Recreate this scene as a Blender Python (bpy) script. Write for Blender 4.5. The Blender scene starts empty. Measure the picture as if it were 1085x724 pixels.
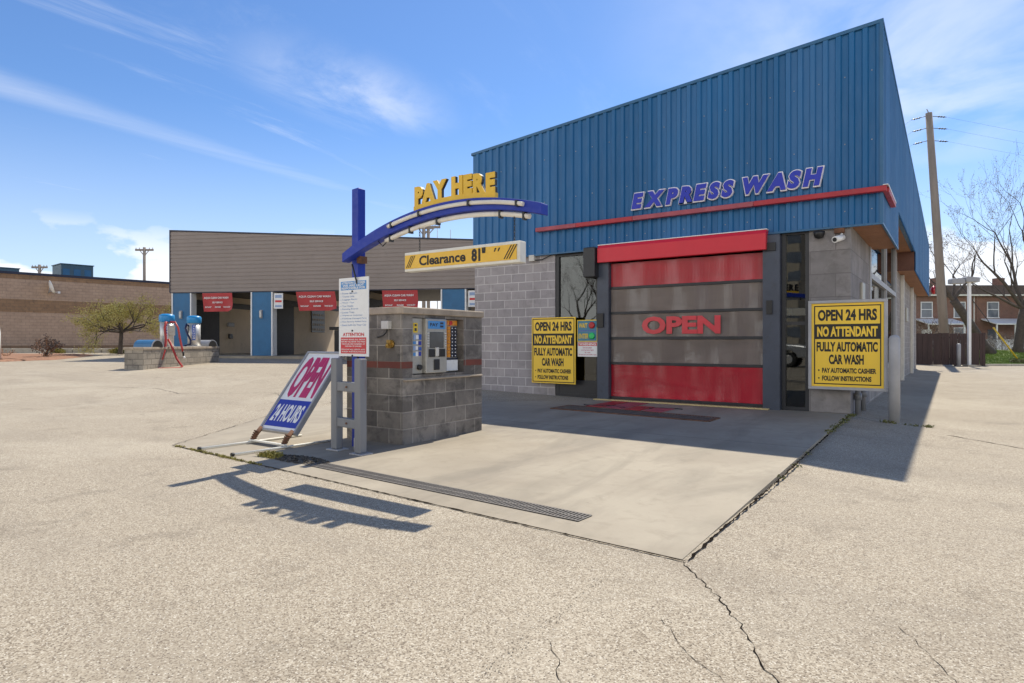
import bpy, math, random
from mathutils import Vector, Matrix, noise as mnoise

R = math.radians
rnd = random.Random(7)
sc = bpy.context.scene
COL = sc.collection

# ------------------------------------------------------------------ camera, sky, sun, exposure
cam_d = bpy.data.cameras.new('camera')
cam_d.sensor_width = 36.0
cam_d.lens = 668 / 1085 * 36
cam_d.clip_end = 3000
cam = bpy.data.objects.new('camera', cam_d)
COL.objects.link(cam)
cam.location = (0, 0, 1.25)
cam.rotation_euler = (R(90), 0, R(35))
sc.camera = cam

SUN_EL = 53.0
SUN_AZ = -0.115                                  # x component of the direction to the sun for y = 1
world = bpy.data.worlds.new('World')
sc.world = world
world.use_nodes = True
wt = world.node_tree
wt.nodes.clear()


def nd(t, kind, **kw):
    n = t.nodes.new(kind)
    for k, v in kw.items():
        setattr(n, k, v)
    return n


def build_world():
    t = wt
    L = t.links.new
    out = nd(t, 'ShaderNodeOutputWorld')
    bg = nd(t, 'ShaderNodeBackground')
    bg.inputs['Strength'].default_value = 0.12
    sky = nd(t, 'ShaderNodeTexSky', sky_type='NISHITA')
    sky.sun_disc = False
    sky.sun_elevation = R(SUN_EL)
    sky.sun_rotation = math.atan2(SUN_AZ, 1.0)
    sky.air_density = 1.0
    sky.dust_density = 0.25
    sky.ozone_density = 2.2
    sky.altitude = 100
    co = nd(t, 'ShaderNodeTexCoord')
    sep = nd(t, 'ShaderNodeSeparateXYZ')
    L(co.outputs['Generated'], sep.inputs[0])

    def math_(op, a, b=None, c=None):
        m = nd(t, 'ShaderNodeMath', operation=op)
        for i, v in enumerate((a, b, c)):
            if v is None:
                continue
            if isinstance(v, (int, float)):
                m.inputs[i].default_value = v
            else:
                L(v, m.inputs[i])
        return m.outputs[0]

    def ramp(fac, a, b, va=0.0, vb=1.0):
        m = nd(t, 'ShaderNodeMapRange')
        m.interpolation_type = 'SMOOTHSTEP'
        L(fac, m.inputs['Value'])
        m.inputs['From Min'].default_value = a
        m.inputs['From Max'].default_value = b
        m.inputs['To Min'].default_value = va
        m.inputs['To Max'].default_value = vb
        return m.outputs['Result']
    z = sep.outputs['Z']
    # high thin cloud: the view direction projected on a flat layer overhead
    zz = math_('MAXIMUM', math_('ADD', z, 0.10), 0.03)
    px = math_('DIVIDE', sep.outputs['X'], zz)
    py = math_('DIVIDE', sep.outputs['Y'], zz)
    cmb = nd(t, 'ShaderNodeCombineXYZ')
    L(px, cmb.inputs[0])
    L(py, cmb.inputs[1])
    mp = nd(t, 'ShaderNodeMapping')
    mp.inputs['Rotation'].default_value = (0, 0, R(5))
    mp.inputs['Scale'].default_value = (2.0, 0.42, 1)
    mp.inputs['Location'].default_value = (3.1, 1.7, 0)
    L(cmb.outputs[0], mp.inputs['Vector'])
    n1 = nd(t, 'ShaderNodeTexNoise')
    n1.inputs['Scale'].default_value = 1.25
    n1.inputs['Detail'].default_value = 9
    n1.inputs['Roughness'].default_value = 0.68
    n1.inputs['Distortion'].default_value = 0.9
    L(mp.outputs[0], n1.inputs['Vector'])
    n2 = nd(t, 'ShaderNodeTexNoise')
    n2.inputs['Scale'].default_value = 0.35
    n2.inputs['Detail'].default_value = 3
    L(cmb.outputs[0], n2.inputs['Vector'])
    wisp = ramp(n1.outputs['Fac'], 0.50, 0.86)
    patch = ramp(n2.outputs['Fac'], 0.40, 0.62)
    wisp = math_('MULTIPLY', wisp, ramp(px, -0.5, -1.3, 0.15, 1.0))
    n5 = nd(t, 'ShaderNodeTexNoise')
    n5.inputs['Scale'].default_value = 1.6
    n5.inputs['Detail'].default_value = 8
    n5.inputs['Roughness'].default_value = 0.55
    n5.inputs['Distortion'].default_value = 0.4
    L(cmb.outputs[0], n5.inputs['Vector'])
    c1 = math_('MULTIPLY', math_('MULTIPLY', wisp, math_('ADD', math_('MULTIPLY', patch, 0.75), 0.25)), 0.48)
    # one long thin streak, and two brighter gatherings of the same high cloud
    line = math_('ABSOLUTE', math_('ADD', math_('ADD', px, 2.26), math_('MULTIPLY', math_('SUBTRACT', n2.outputs['Fac'], 0.5), 0.25)))
    streak = math_('MULTIPLY', ramp(line, 0.15, 0.0), math_('MULTIPLY', ramp(py, 0.2, 1.0, 0.32, 0.24), ramp(n1.outputs['Fac'], 0.30, 0.65, 0.15, 1.0)))

    def gather(ax, ay, r, k):
        dx = math_('SUBTRACT', px, ax)
        dy = math_('MULTIPLY', math_('SUBTRACT', py, ay), 0.6)
        dd = math_('SQRT', math_('ADD', math_('MULTIPLY', dx, dx), math_('MULTIPLY', dy, dy)))
        return math_('MULTIPLY', math_('MULTIPLY', ramp(dd, r, 0.0), k), ramp((n5 if ax > -1 else n1).outputs['Fac'], 0.34, 0.64))
    c1 = math_('MAXIMUM', math_('MAXIMUM', c1, streak), math_('MAXIMUM', gather(-0.1, 2.15, 0.9, 0.5), gather(-1.55, 1.35, 0.3, 0.5)))
    # low heaped cloud above the horizon
    mp2 = nd(t, 'ShaderNodeMapping')
    mp2.inputs['Scale'].default_value = (7.0, 7.0, 15.0)
    mp2.inputs['Location'].default_value = (0.4, 2.2, 0.35)
    L(co.outputs['Generated'], mp2.inputs['Vector'])
    n3 = nd(t, 'ShaderNodeTexNoise')
    n3.inputs['Scale'].default_value = 1.0
    n3.inputs['Detail'].default_value = 7
    n3.inputs['Roughness'].default_value = 0.5
    L(mp2.outputs[0], n3.inputs['Vector'])
    band = math_('MULTIPLY', ramp(z, 0.20, 0.10), 1.0)
    thr = math_('ADD', n3.outputs['Fac'], math_('MULTIPLY', ramp(z, 0.02, 0.17), -0.16))
    c2 = math_('MULTIPLY', math_('MULTIPLY', ramp(thr, 0.36, 0.45), band), 0.95)
    haze = ramp(z, 0.34, 0.0, 0.0, 0.42)
    # unseen bright cloud bank added behind the camera as fill for the shaded front
    rear_fill = math_('MULTIPLY', math_('MULTIPLY', ramp(sep.outputs['Y'], 0.05, -0.55), ramp(z, 0.62, 0.30)), ramp(n2.outputs['Fac'], 0.25, 0.5, 0.65, 1.0))
    f = math_('MAXIMUM', math_('MAXIMUM', math_('MAXIMUM', c1, c2), haze), rear_fill)
    cloud = nd(t, 'ShaderNodeRGB')
    cloud.outputs[0].default_value = (6.6, 6.8, 7.2, 1)
    tint = nd(t, 'ShaderNodeMix', data_type='RGBA', blend_type='MULTIPLY')
    tint.inputs['Factor'].default_value = 1.0
    L(sky.outputs[0], tint.inputs[6])
    tint.inputs[7].default_value = (0.56, 0.73, 0.94, 1)
    mix = nd(t, 'ShaderNodeMix', data_type='RGBA')
    fill_bank = nd(t, 'ShaderNodeMix', data_type='RGBA')
    L(rear_fill, fill_bank.inputs['Factor'])
    L(cloud.outputs[0], fill_bank.inputs[6])
    fill_bank.inputs[7].default_value = (11.5, 11.4, 11.0, 1)
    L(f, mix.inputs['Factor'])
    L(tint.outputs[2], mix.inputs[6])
    L(fill_bank.outputs[2], mix.inputs[7])
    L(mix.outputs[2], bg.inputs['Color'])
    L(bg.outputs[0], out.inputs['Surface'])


build_world()

sun_d = bpy.data.lights.new('sun', 'SUN')
sun_d.energy = 4.3
sun_d.angle = R(0.53)
sun_d.color = (1.0, 0.93, 0.80)
sun = bpy.data.objects.new('sun', sun_d)
COL.objects.link(sun)
h_ = math.cos(R(SUN_EL)) / math.hypot(SUN_AZ, 1)
to_sun = Vector((SUN_AZ * h_, h_, math.sin(R(SUN_EL))))
sun.rotation_euler = (-to_sun).to_track_quat('-Z', 'Y').to_euler()
sun.location = (0, 0, 40)

sc.view_settings.view_transform = 'Standard'
sc.view_settings.look = 'None'
sc.view_settings.gamma = 1
sc.view_settings.use_curve_mapping = False
sc.view_settings.exposure = 0.46
sc.render.engine = 'CYCLES'
sc.cycles.max_bounces = 8
sc.cycles.transparent_max_bounces = 12
sc.cycles.use_denoising = True


# ------------------------------------------------------------------ materials
def new_mat(name):
    m = bpy.data.materials.new(name)
    m.use_nodes = True
    t = m.node_tree
    t.nodes.clear()
    out = nd(t, 'ShaderNodeOutputMaterial')
    b = nd(t, 'ShaderNodeBsdfPrincipled')
    t.links.new(b.outputs[0], out.inputs['Surface'])
    return m, t, b, out


def coords(t, scale=(1, 1, 1), rot=(0, 0, 0)):
    co = nd(t, 'ShaderNodeTexCoord')
    mp = nd(t, 'ShaderNodeMapping')
    mp.inputs['Scale'].default_value = scale
    mp.inputs['Rotation'].default_value = rot
    t.links.new(co.outputs['Object'], mp.inputs['Vector'])
    return mp.outputs[0]


def noise_(t, vec, scale, detail=5, rough=0.55, dist=0.0):
    n = nd(t, 'ShaderNodeTexNoise')
    n.inputs['Scale'].default_value = scale
    n.inputs['Detail'].default_value = detail
    n.inputs['Roughness'].default_value = rough
    n.inputs['Distortion'].default_value = dist
    t.links.new(vec, n.inputs['Vector'])
    return n


def mixc(t, fac, a, b, mode='MIX'):
    m = nd(t, 'ShaderNodeMix', data_type='RGBA', blend_type=mode)
    for sock, v in ((m.inputs['Factor'], fac), (m.inputs[6], a), (m.inputs[7], b)):
        if hasattr(v, 'node'):
            t.links.new(v, sock)
        elif isinstance(v, (int, float)):
            sock.default_value = v
        else:
            sock.default_value = (*v[:3], 1)
    return m.outputs[2]


def rng(t, v, a, b, c=0.0, d=1.0):
    m = nd(t, 'ShaderNodeMapRange')
    t.links.new(v, m.inputs['Value'])
    for k, x in zip(('From Min', 'From Max', 'To Min', 'To Max'), (a, b, c, d)):
        m.inputs[k].default_value = x
    return m.outputs['Result']


def bump(t, b, h, strength=0.3, dist=0.01):
    n = nd(t, 'ShaderNodeBump')
    n.inputs['Strength'].default_value = strength
    n.inputs['Distance'].default_value = dist
    t.links.new(h, n.inputs['Height'])
    t.links.new(n.outputs[0], b.inputs['Normal'])


def paint(name, col, rough=0.5, vary=0.18, scale=3.0, metal=0.0, dirt=None, dirt_amt=0.0, streak=False, bumps=0.0):
    """Worn paint / metal / plastic: a base colour with soft uneven wear and optional dirt."""
    m, t, b, out = new_mat(name)
    v = coords(t, (1, 1, 0.18) if streak else (1, 1, 1))
    n = noise_(t, v, scale, 6, 0.6)
    lo = tuple(c * (1 - vary) for c in col)
    hi = tuple(min(1, c * (1 + vary * 0.7)) for c in col)
    c = mixc(t, rng(t, n.outputs['Fac'], 0.3, 0.7), lo, hi)
    if dirt:
        n2 = noise_(t, v, scale * 2.7, 8, 0.68, 0.4)
        c = mixc(t, rng(t, n2.outputs['Fac'], 0.56, 0.72, 0, dirt_amt), c, dirt)
    t.links.new(c, b.inputs['Base Color'])
    n3 = noise_(t, v, scale * 9, 4)
    t.links.new(rng(t, n3.outputs['Fac'], 0.3, 0.7, max(0.03, rough - 0.1), min(1, rough + 0.1)), b.inputs['Roughness'])
    b.inputs['Metallic'].default_value = metal
    if bumps:
        bump(t, b, n3.outputs['Fac'], bumps, 0.004)
    return m


def block_mat(name, c1, c2, mortar, bw=0.4064, bh=0.2032, msize=0.010, stain=(0.06, 0.055, 0.05), stain_amt=0.5, patchy=0.5, seed=0.0, bstr=0.5, zoff=0.0, pale=None):
    m, t, b, out = new_mat(name)
    co = nd(t, 'ShaderNodeTexCoord')
    sep = nd(t, 'ShaderNodeSeparateXYZ')
    t.links.new(co.outputs['Object'], sep.inputs[0])
    add = nd(t, 'ShaderNodeMath', operation='ADD')
    t.links.new(sep.outputs[0], add.inputs[0])
    t.links.new(sep.outputs[1], add.inputs[1])
    zo = nd(t, 'ShaderNodeMath', operation='ADD')
    t.links.new(sep.outputs[2], zo.inputs[0])
    zo.inputs[1].default_value = zoff
    cb = nd(t, 'ShaderNodeCombineXYZ')
    t.links.new(add.outputs[0], cb.inputs[0])
    t.links.new(zo.outputs[0], cb.inputs[1])
    br = nd(t, 'ShaderNodeTexBrick')
    br.offset = 0.5
    br.inputs['Scale'].default_value = 1.0
    br.inputs['Brick Width'].default_value = bw
    br.inputs['Row Height'].default_value = bh
    br.inputs['Mortar Size'].default_value = msize
    br.inputs['Mortar Smooth'].default_value = 0.3
    br.inputs['Color1'].default_value = (*c1, 1)
    br.inputs['Color2'].default_value = (*c2, 1)
    br.inputs['Mortar'].default_value = (*mortar, 1)
    t.links.new(cb.outputs[0], br.inputs['Vector'])
    v = coords(t)
    n1 = noise_(t, v, 1.3 + seed, 7, 0.65)
    n2 = noise_(t, v, 60, 4, 0.7)
    n3 = noise_(t, v, 4.2 + seed, 8, 0.7, 0.6)
    c = mixc(t, rng(t, n2.outputs['Fac'], 0.3, 0.7, 0.0, 0.35), br.outputs['Color'], tuple(x * 0.62 for x in c1))
    c = mixc(t, rng(t, n1.outputs['Fac'], 0.42, 0.62, 0.0, patchy), c, tuple(x * 0.6 for x in c2))
    c = mixc(t, rng(t, n3.outputs['Fac'], 0.51, 0.66, 0.0, stain_amt), c, stain)
    c = mixc(t, rng(t, br.outputs['Fac'], 0.0, 1.0, 0.0, 0.2), c, mortar)
    if pale:
        n4 = noise_(t, v, 2.6, 8, 0.7, 0.8)
        c = mixc(t, rng(t, n4.outputs['Fac'], 0.52, 0.72, 0.0, 0.65), c, pale)
    t.links.new(c, b.inputs['Base Color'])
    b.inputs['Roughness'].default_value = 0.9
    hh = nd(t, 'ShaderNodeMath', operation='MULTIPLY_ADD')
    t.links.new(br.outputs['Fac'], hh.inputs[0])
    hh.inputs[1].default_value = -1.0
    t.links.new(rng(t, n2.outputs['Fac'], 0, 1, 0, 0.35), hh.inputs[2])
    bump(t, b, hh.outputs[0], bstr, 0.012)
    return m


def glass_mat(name, tint=(0.35, 0.38, 0.38), ior=1.9, base_refl=0.06):
    m, t, b, out = new_mat(name)
    t.nodes.remove(b)
    tr = nd(t, 'ShaderNodeBsdfTransparent')
    tr.inputs[0].default_value = (*tint, 1)
    gl = nd(t, 'ShaderNodeBsdfGlossy')
    gl.inputs['Roughness'].default_value = 0.015
    gl.inputs['Color'].default_value = (0.9, 0.92, 0.92, 1)
    fr = nd(t, 'ShaderNodeFresnel')
    fr.inputs['IOR'].default_value = ior
    a = nd(t, 'ShaderNodeMath', operation='ADD')
    t.links.new(fr.outputs[0], a.inputs[0])
    a.inputs[1].default_value = base_refl
    v = coords(t)
    n = noise_(t, v, 1.1, 2)
    bp = nd(t, 'ShaderNodeBump')
    bp.inputs['Strength'].default_value = 0.02
    bp.inputs['Distance'].default_value = 0.05
    t.links.new(n.outputs['Fac'], bp.inputs['Height'])
    t.links.new(bp.outputs[0], gl.inputs['Normal'])
    mx = nd(t, 'ShaderNodeMixShader')
    t.links.new(a.outputs[0], mx.inputs[0])
    t.links.new(tr.outputs[0], mx.inputs[1])
    t.links.new(gl.outputs[0], mx.inputs[2])
    t.links.new(mx.outputs[0], out.inputs['Surface'])
    return m


def vinyl_mat(name, col, trans=(0.5, 0.5, 0.5), see=0.4, rough=0.25):
    """Flexible curtain vinyl: partly see-through, glossy, creased."""
    m, t, b, out = new_mat(name)
    v = coords(t, (0.5, 1, 1.6))
    n = noise_(t, v, 1.6, 4, 0.5, 0.5)
    n2 = noise_(t, coords(t, (5, 1, 0.5)), 2.0, 5, 0.6, 0.6)
    c = mixc(t, rng(t, n.outputs['Fac'], 0.35, 0.68), tuple(x * 0.86 for x in col), tuple(min(1, x * 1.10) for x in col))
    c = mixc(t, rng(t, n2.outputs['Fac'], 0.55, 0.8, 0, 0.10), c, tuple(0.6 * x + 0.05 for x in col))
    t.links.new(c, b.inputs['Base Color'])
    b.inputs['Roughness'].default_value = rough
    b.inputs['Specular IOR Level'].default_value = 0.85
    ad = nd(t, 'ShaderNodeMath', operation='ADD')
    t.links.new(n.outputs['Fac'], ad.inputs[0])
    t.links.new(rng(t, n2.outputs['Fac'], 0, 1, 0, 0.3), ad.inputs[1])
    bump(t, b, ad.outputs[0], 0.30, 0.03)
    if see > 0:
        tr = nd(t, 'ShaderNodeBsdfTransparent')
        tr.inputs[0].default_value = (*trans, 1)
        mx = nd(t, 'ShaderNodeMixShader')
        mx.inputs[0].default_value = see
        t.links.new(b.outputs[0], mx.inputs[1])
        t.links.new(tr.outputs[0], mx.inputs[2])
        t.links.new(mx.outputs[0], out.inputs['Surface'])
    return m


def lot_mat():
    m, t, b, out = new_mat('aggregate paving')
    v = coords(t)
    vo = nd(t, 'ShaderNodeTexVoronoi')
    vo.inputs['Scale'].default_value = 140
    t.links.new(v, vo.inputs['Vector'])
    sp = nd(t, 'ShaderNodeSeparateColor')
    t.links.new(vo.outputs['Color'], sp.inputs[0])
    cr = nd(t, 'ShaderNodeValToRGB')
    el = cr.color_ramp.elements
    el[0].position = 0.0
    el[0].color = (0.112, 0.089, 0.067, 1)
    el[1].position = 1.0
    el[1].color = (0.568, 0.510, 0.399, 1)
    for p, c in ((0.12, (0.189, 0.149, 0.106, 1)), (0.32, (0.310, 0.255, 0.184, 1)), (0.62, (0.387, 0.332, 0.250, 1)), (0.85, (0.456, 0.399, 0.306, 1))):
        e = el.new(p)
        e.color = c
    t.links.new(sp.outputs[0], cr.inputs[0])
    vo2 = nd(t, 'ShaderNodeTexVoronoi')
    vo2.inputs['Scale'].default_value = 112
    t.links.new(v, vo2.inputs['Vector'])
    sp2 = nd(t, 'ShaderNodeSeparateColor')
    t.links.new(vo2.outputs['Color'], sp2.inputs[0])
    n0 = noise_(t, v, 24, 5, 0.6)
    n1 = noise_(t, v, 0.33, 7, 0.6, 0.5)
    n2 = noise_(t, v, 2.1, 8, 0.7, 0.7)
    n3 = noise_(t, coords(t, (0.30, 1.3, 1), (0, 0, R(-26))), 0.8, 6, 0.6, 0.4)
    # pebbles thin out with wear: patches of smoother binder
    wear = mixc(t, rng(t, n1.outputs['Fac'], 0.42, 0.64, 0.0, 0.38), cr.outputs[0], (0.361, 0.310, 0.235))
    c = mixc(t, rng(t, n0.outputs['Fac'], 0.35, 0.7, 0, 0.14), wear, (0.232, 0.191, 0.141))
    c = mixc(t, rng(t, n2.outputs['Fac'], 0.54, 0.68, 0, 0.50), c, (0.189, 0.157, 0.117))
    c = mixc(t, rng(t, n3.outputs['Fac'], 0.50, 0.66, 0, 0.40), c, (0.249, 0.212, 0.164))
    c = mixc(t, rng(t, n1.outputs['Fac'], 0.36, 0.50, 0.35, 0.0), c, (0.490, 0.433, 0.337))
    t.links.new(c, b.inputs['Base Color'])
    b.inputs['Roughness'].default_value = 0.92
    b.inputs['Specular IOR Level'].default_value = 0.3
    peb = nd(t, 'ShaderNodeMath', operation='MULTIPLY')
    t.links.new(rng(t, sp2.outputs[0], 0.82, 0.86), peb.inputs[0])
    t.links.new(rng(t, vo2.outputs['Distance'], 0.50, 0.30, 0, 0.95), peb.inputs[1])
    c = mixc(t, peb.outputs[0], c, (0.110, 0.085, 0.062))
    peb2 = nd(t, 'ShaderNodeMath', operation='MULTIPLY')
    t.links.new(rng(t, sp2.outputs[1], 0.84, 0.88), peb2.inputs[0])
    t.links.new(rng(t, vo2.outputs['Distance'], 0.50, 0.30, 0, 0.9), peb2.inputs[1])
    c = mixc(t, peb2.outputs[0], c, (0.620, 0.573, 0.477))
    t.links.new(c, b.inputs['Base Color'])
    bump(t, b, vo.outputs['Distance'], 0.2, 0.004)
    return m


def pad_mat():
    m, t, b, out = new_mat('smooth concrete')
    v = coords(t)
    n1 = noise_(t, v, 0.6, 7, 0.6, 0.4)
    n2 = noise_(t, v, 4.5, 8, 0.68, 0.5)
    n3 = noise_(t, v, 95, 3, 0.6)
    n4 = noise_(t, coords(t, (0.9, 0.22, 1), (0, 0, R(12))), 1.7, 7, 0.62, 0.8)
    n5 = noise_(t, v, 17, 4, 0.55, 0.2)
    c = mixc(t, rng(t, n1.outputs['Fac'], 0.40, 0.60), (0.297, 0.250, 0.184), (0.370, 0.319, 0.239))
    c = mixc(t, rng(t, n3.outputs['Fac'], 0.3, 0.7, 0, 0.22), c, (0.292, 0.263, 0.211))
    c = mixc(t, rng(t, n2.outputs['Fac'], 0.52, 0.70, 0, 0.45), c, (0.224, 0.187, 0.133))
    c = mixc(t, rng(t, n4.outputs['Fac'], 0.49, 0.66, 0, 0.6), c, (0.211, 0.183, 0.137))
    c = mixc(t, rng(t, n5.outputs['Fac'], 0.715, 0.75, 0, 0.6), c, (0.138, 0.119, 0.094))
    sp = nd(t, 'ShaderNodeSeparateXYZ')
    t.links.new(v, sp.inputs[0])

    def near(sock, at, w):
        a = nd(t, 'ShaderNodeMath', operation='SUBTRACT')
        t.links.new(sock, a.inputs[0])
        a.inputs[1].default_value = at
        d = nd(t, 'ShaderNodeMath', operation='ABSOLUTE')
        t.links.new(a.outputs[0], d.inputs[0])
        return rng(t, d.outputs[0], w, w * 0.3)
    wav = noise_(t, v, 0.9, 5, 0.6)
    wx = nd(t, 'ShaderNodeMath', operation='MULTIPLY_ADD')
    t.links.new(wav.outputs['Fac'], wx.inputs[0])
    wx.inputs[1].default_value = 0.5
    t.links.new(sp.outputs[0], wx.inputs[2])
    # worn wheel tracks running in towards the door
    for at, k in ((-5.05, 0.42), (-3.35, 0.32)):
        mlt = nd(t, 'ShaderNodeMath', operation='MULTIPLY')
        t.links.new(near(wx.outputs[0], at, 0.42), mlt.inputs[0])
        t.links.new(rng(t, n4.outputs['Fac'], 0.40, 0.62, 0.1, k), mlt.inputs[1])
        c = mixc(t, mlt.outputs[0], c, (0.17, 0.145, 0.115))
    c = mixc(t, near(sp.outputs[1], 8.05, 0.011), c, (0.10, 0.085, 0.07))
    t.links.new(c, b.inputs['Base Color'])
    b.inputs['Roughness'].default_value = 0.82
    bump(t, b, n3.outputs['Fac'], 0.12, 0.003)
    return m


def leafy(name, a, b_, rough=0.7, trans=0.25):
    m, t, b, out = new_mat(name)
    v = coords(t)
    n = noise_(t, v, 3.0, 4)
    n2 = noise_(t, v, 37.0, 2)
    c = mixc(t, rng(t, n.outputs['Fac'], 0.35, 0.65), a, b_)
    c = mixc(t, rng(t, n2.outputs['Fac'], 0.4, 0.7, 0, 0.5), c, tuple(x * 0.5 for x in a))
    t.links.new(c, b.inputs['Base Color'])
    b.inputs['Roughness'].default_value = rough
    return m


M = {}
M['lot'] = lot_mat()
M['pad'] = pad_mat()
M['crumb'] = paint('crumbled joint', (0.17, 0.14, 0.105), 1.0, 0.3, 20)
M['crack'] = paint('crack dirt', (0.020, 0.016, 0.013), 1.0, 0.4, 20)
M['crack'].node_tree.nodes['Principled BSDF'].inputs['Specular IOR Level'].default_value = 0.0
M['patch'] = paint('damp dirt', (0.10, 0.085, 0.065), 0.9, 0.4, 9, bumps=0.4)
M['weed'] = leafy('weeds', (0.10, 0.12, 0.03), (0.17, 0.16, 0.045))
M['drygrass'] = leafy('dry weed', (0.34, 0.28, 0.06), (0.22, 0.20, 0.05))
M['blockL'] = block_mat('grey block', (0.40, 0.37, 0.375), (0.31, 0.29, 0.30), (0.60, 0.57, 0.57), msize=0.011, stain_amt=0.2, patchy=0.35)
M['blockR'] = block_mat('split block', (0.31, 0.29, 0.285), (0.22, 0.205, 0.20), (0.17, 0.155, 0.15), bw=0.8128, bh=0.4064, msize=0.008, stain=(0.12, 0.11, 0.10), stain_amt=0.45, patchy=0.5, seed=0.7)
M['blockSide'] = block_mat('side block', (0.36, 0.33, 0.30), (0.29, 0.265, 0.245), (0.48, 0.44, 0.40), stain_amt=0.2)
M['blockK'] = block_mat('sooty block', (0.29, 0.26, 0.225), (0.11, 0.10, 0.092), (0.40, 0.365, 0.32), msize=0.010, stain=(0.045, 0.042, 0.04), stain_amt=0.6, patchy=0.5, seed=0.4, bstr=0.9, pale=(0.38, 0.345, 0.30), zoff=0.015)
M['blockI'] = block_mat('island block', (0.42, 0.37, 0.30), (0.30, 0.265, 0.215), (0.20, 0.175, 0.145), msize=0.014, stain_amt=0.4, patchy=0.4, seed=0.3, bstr=0.9)
M['redbrick'] = block_mat('red band', (0.24, 0.075, 0.05), (0.17, 0.05, 0.04), (0.25, 0.19, 0.16), bw=0.4064, bh=0.2, stain=(0.10, 0.07, 0.06), stain_amt=0.75, patchy=0.4, zoff=0.1)
M['brownA'] = block_mat('brown block', (0.49, 0.35, 0.25), (0.44, 0.31, 0.22), (0.27, 0.20, 0.15), stain=(0.13, 0.10, 0.08), stain_amt=0.3, patchy=0.25)
M['brownB'] = block_mat('dark brown block', (0.33, 0.205, 0.115), (0.27, 0.165, 0.095), (0.19, 0.135, 0.09), stain_amt=0.4, patchy=0.25)
M['rowbrick'] = block_mat('house brick', (0.26, 0.115, 0.075), (0.20, 0.085, 0.06), (0.30, 0.25, 0.21), bw=0.22, bh=0.075, stain_amt=0.3, patchy=0.3)
M['cap'] = paint('cap concrete', (0.40, 0.33, 0.25), 0.9, 0.25, 4, dirt=(0.16, 0.13, 0.10), dirt_amt=0.6, bumps=0.3)
M['kerb'] = paint('kerb concrete', (0.42, 0.38, 0.31), 0.9, 0.2, 2, dirt=(0.2, 0.17, 0.13), dirt_amt=0.5, bumps=0.2)
M['clad'] = paint('blue cladding', (0.005, 0.122, 0.315), 0.5, 0.13, 1.6, dirt=(0.022, 0.115, 0.25), dirt_amt=0.35, streak=True)


def panel_tint(m, width, amt):
    """Slightly different fading from one sheet to the next."""
    t = m.node_tree
    b = t.nodes['Principled BSDF']
    src = b.inputs['Base Color'].links[0].from_socket
    co = nd(t, 'ShaderNodeTexCoord')
    sp = nd(t, 'ShaderNodeSeparateXYZ')
    t.links.new(co.outputs['Object'], sp.inputs[0])
    a = nd(t, 'ShaderNodeMath', operation='SUBTRACT')
    t.links.new(sp.outputs[0], a.inputs[0])
    t.links.new(sp.outputs[1], a.inputs[1])
    d = nd(t, 'ShaderNodeMath', operation='DIVIDE')
    t.links.new(a.outputs[0], d.inputs[0])
    d.inputs[1].default_value = width
    fl = nd(t, 'ShaderNodeMath', operation='FLOOR')
    t.links.new(d.outputs[0], fl.inputs[0])
    wn = nd(t, 'ShaderNodeTexWhiteNoise', noise_dimensions='1D')
    t.links.new(fl.outputs[0], wn.inputs['W'])
    hs = nd(t, 'ShaderNodeHueSaturation')
    t.links.new(src, hs.inputs['Color'])
    t.links.new(rng(t, wn.outputs['Value'], 0, 1, 1 - amt, 1 + amt), hs.inputs['Value'])
    t.links.new(rng(t, wn.outputs['Value'], 0, 1, 1.0, 0.93), hs.inputs['Saturation'])
    t.links.new(hs.outputs[0], b.inputs['Base Color'])


panel_tint(M['clad'], 0.814, 0.10)
M['cladcap'] = paint('blue trim', (0.020, 0.115, 0.245), 0.4, 0.15, 2)
M['siding'] = paint('grey brown siding', (0.265, 0.222, 0.198), 0.5, 0.08, 0.6, dirt=(0.15, 0.13, 0.12), dirt_amt=0.3)
M['bluepier'] = paint('blue pier', (0.022, 0.140, 0.30), 0.5, 0.15, 2, dirt=(0.04, 0.09, 0.14), dirt_amt=0.3)
M['redtrim'] = paint('red trim', (0.40, 0.022, 0.035), 0.45, 0.15, 1.5, dirt=(0.30, 0.07, 0.08), dirt_amt=0.5)
M['redfade'] = paint('faded red trim', (0.37, 0.075, 0.10), 0.55, 0.2, 3, dirt=(0.42, 0.16, 0.17), dirt_amt=0.5)
M['hood'] = paint('red hood', (0.62, 0.02, 0.04), 0.4, 0.08, 1.2)
M['white'] = paint('white paint', (0.78, 0.78, 0.76), 0.45, 0.06, 3, dirt=(0.45, 0.42, 0.37), dirt_amt=0.25)
M['signwhite'] = paint('sign white', (0.76, 0.76, 0.75), 0.35, 0.04, 3)
M['tube'] = paint('old tube', (0.72, 0.68, 0.60), 0.35, 0.1, 4, dirt=(0.45, 0.38, 0.28), dirt_amt=0.4)
M['darkframe'] = paint('dark frame', (0.022, 0.023, 0.027), 0.4, 0.2, 3)
M['track'] = paint('door track', (0.05, 0.062, 0.09), 0.42, 0.2, 3, dirt=(0.03, 0.03, 0.035), dirt_amt=0.5)
M['greymetal'] = paint('grey metal', (0.30, 0.305, 0.32), 0.45, 0.12, 4, dirt=(0.16, 0.13, 0.11), dirt_amt=0.4)
M['greyguard'] = paint('grey guard paint', (0.20, 0.205, 0.215), 0.5, 0.12, 4, dirt=(0.16, 0.07, 0.04), dirt_amt=0.55, streak=True)
M['steel'] = paint('brushed steel', (0.60, 0.59, 0.56), 0.4, 0.1, 6, metal=0.45)
M['steelpanel'] = paint('dull steel', (0.40, 0.385, 0.345), 0.45, 0.12, 5, metal=0.4, dirt=(0.2, 0.17, 0.13), dirt_amt=0.4)
M['galv'] = paint('pipe grey', (0.36, 0.36, 0.37), 0.5, 0.12, 4)
M['black'] = paint('black plastic', (0.015, 0.015, 0.016), 0.45, 0.2, 5)
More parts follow.
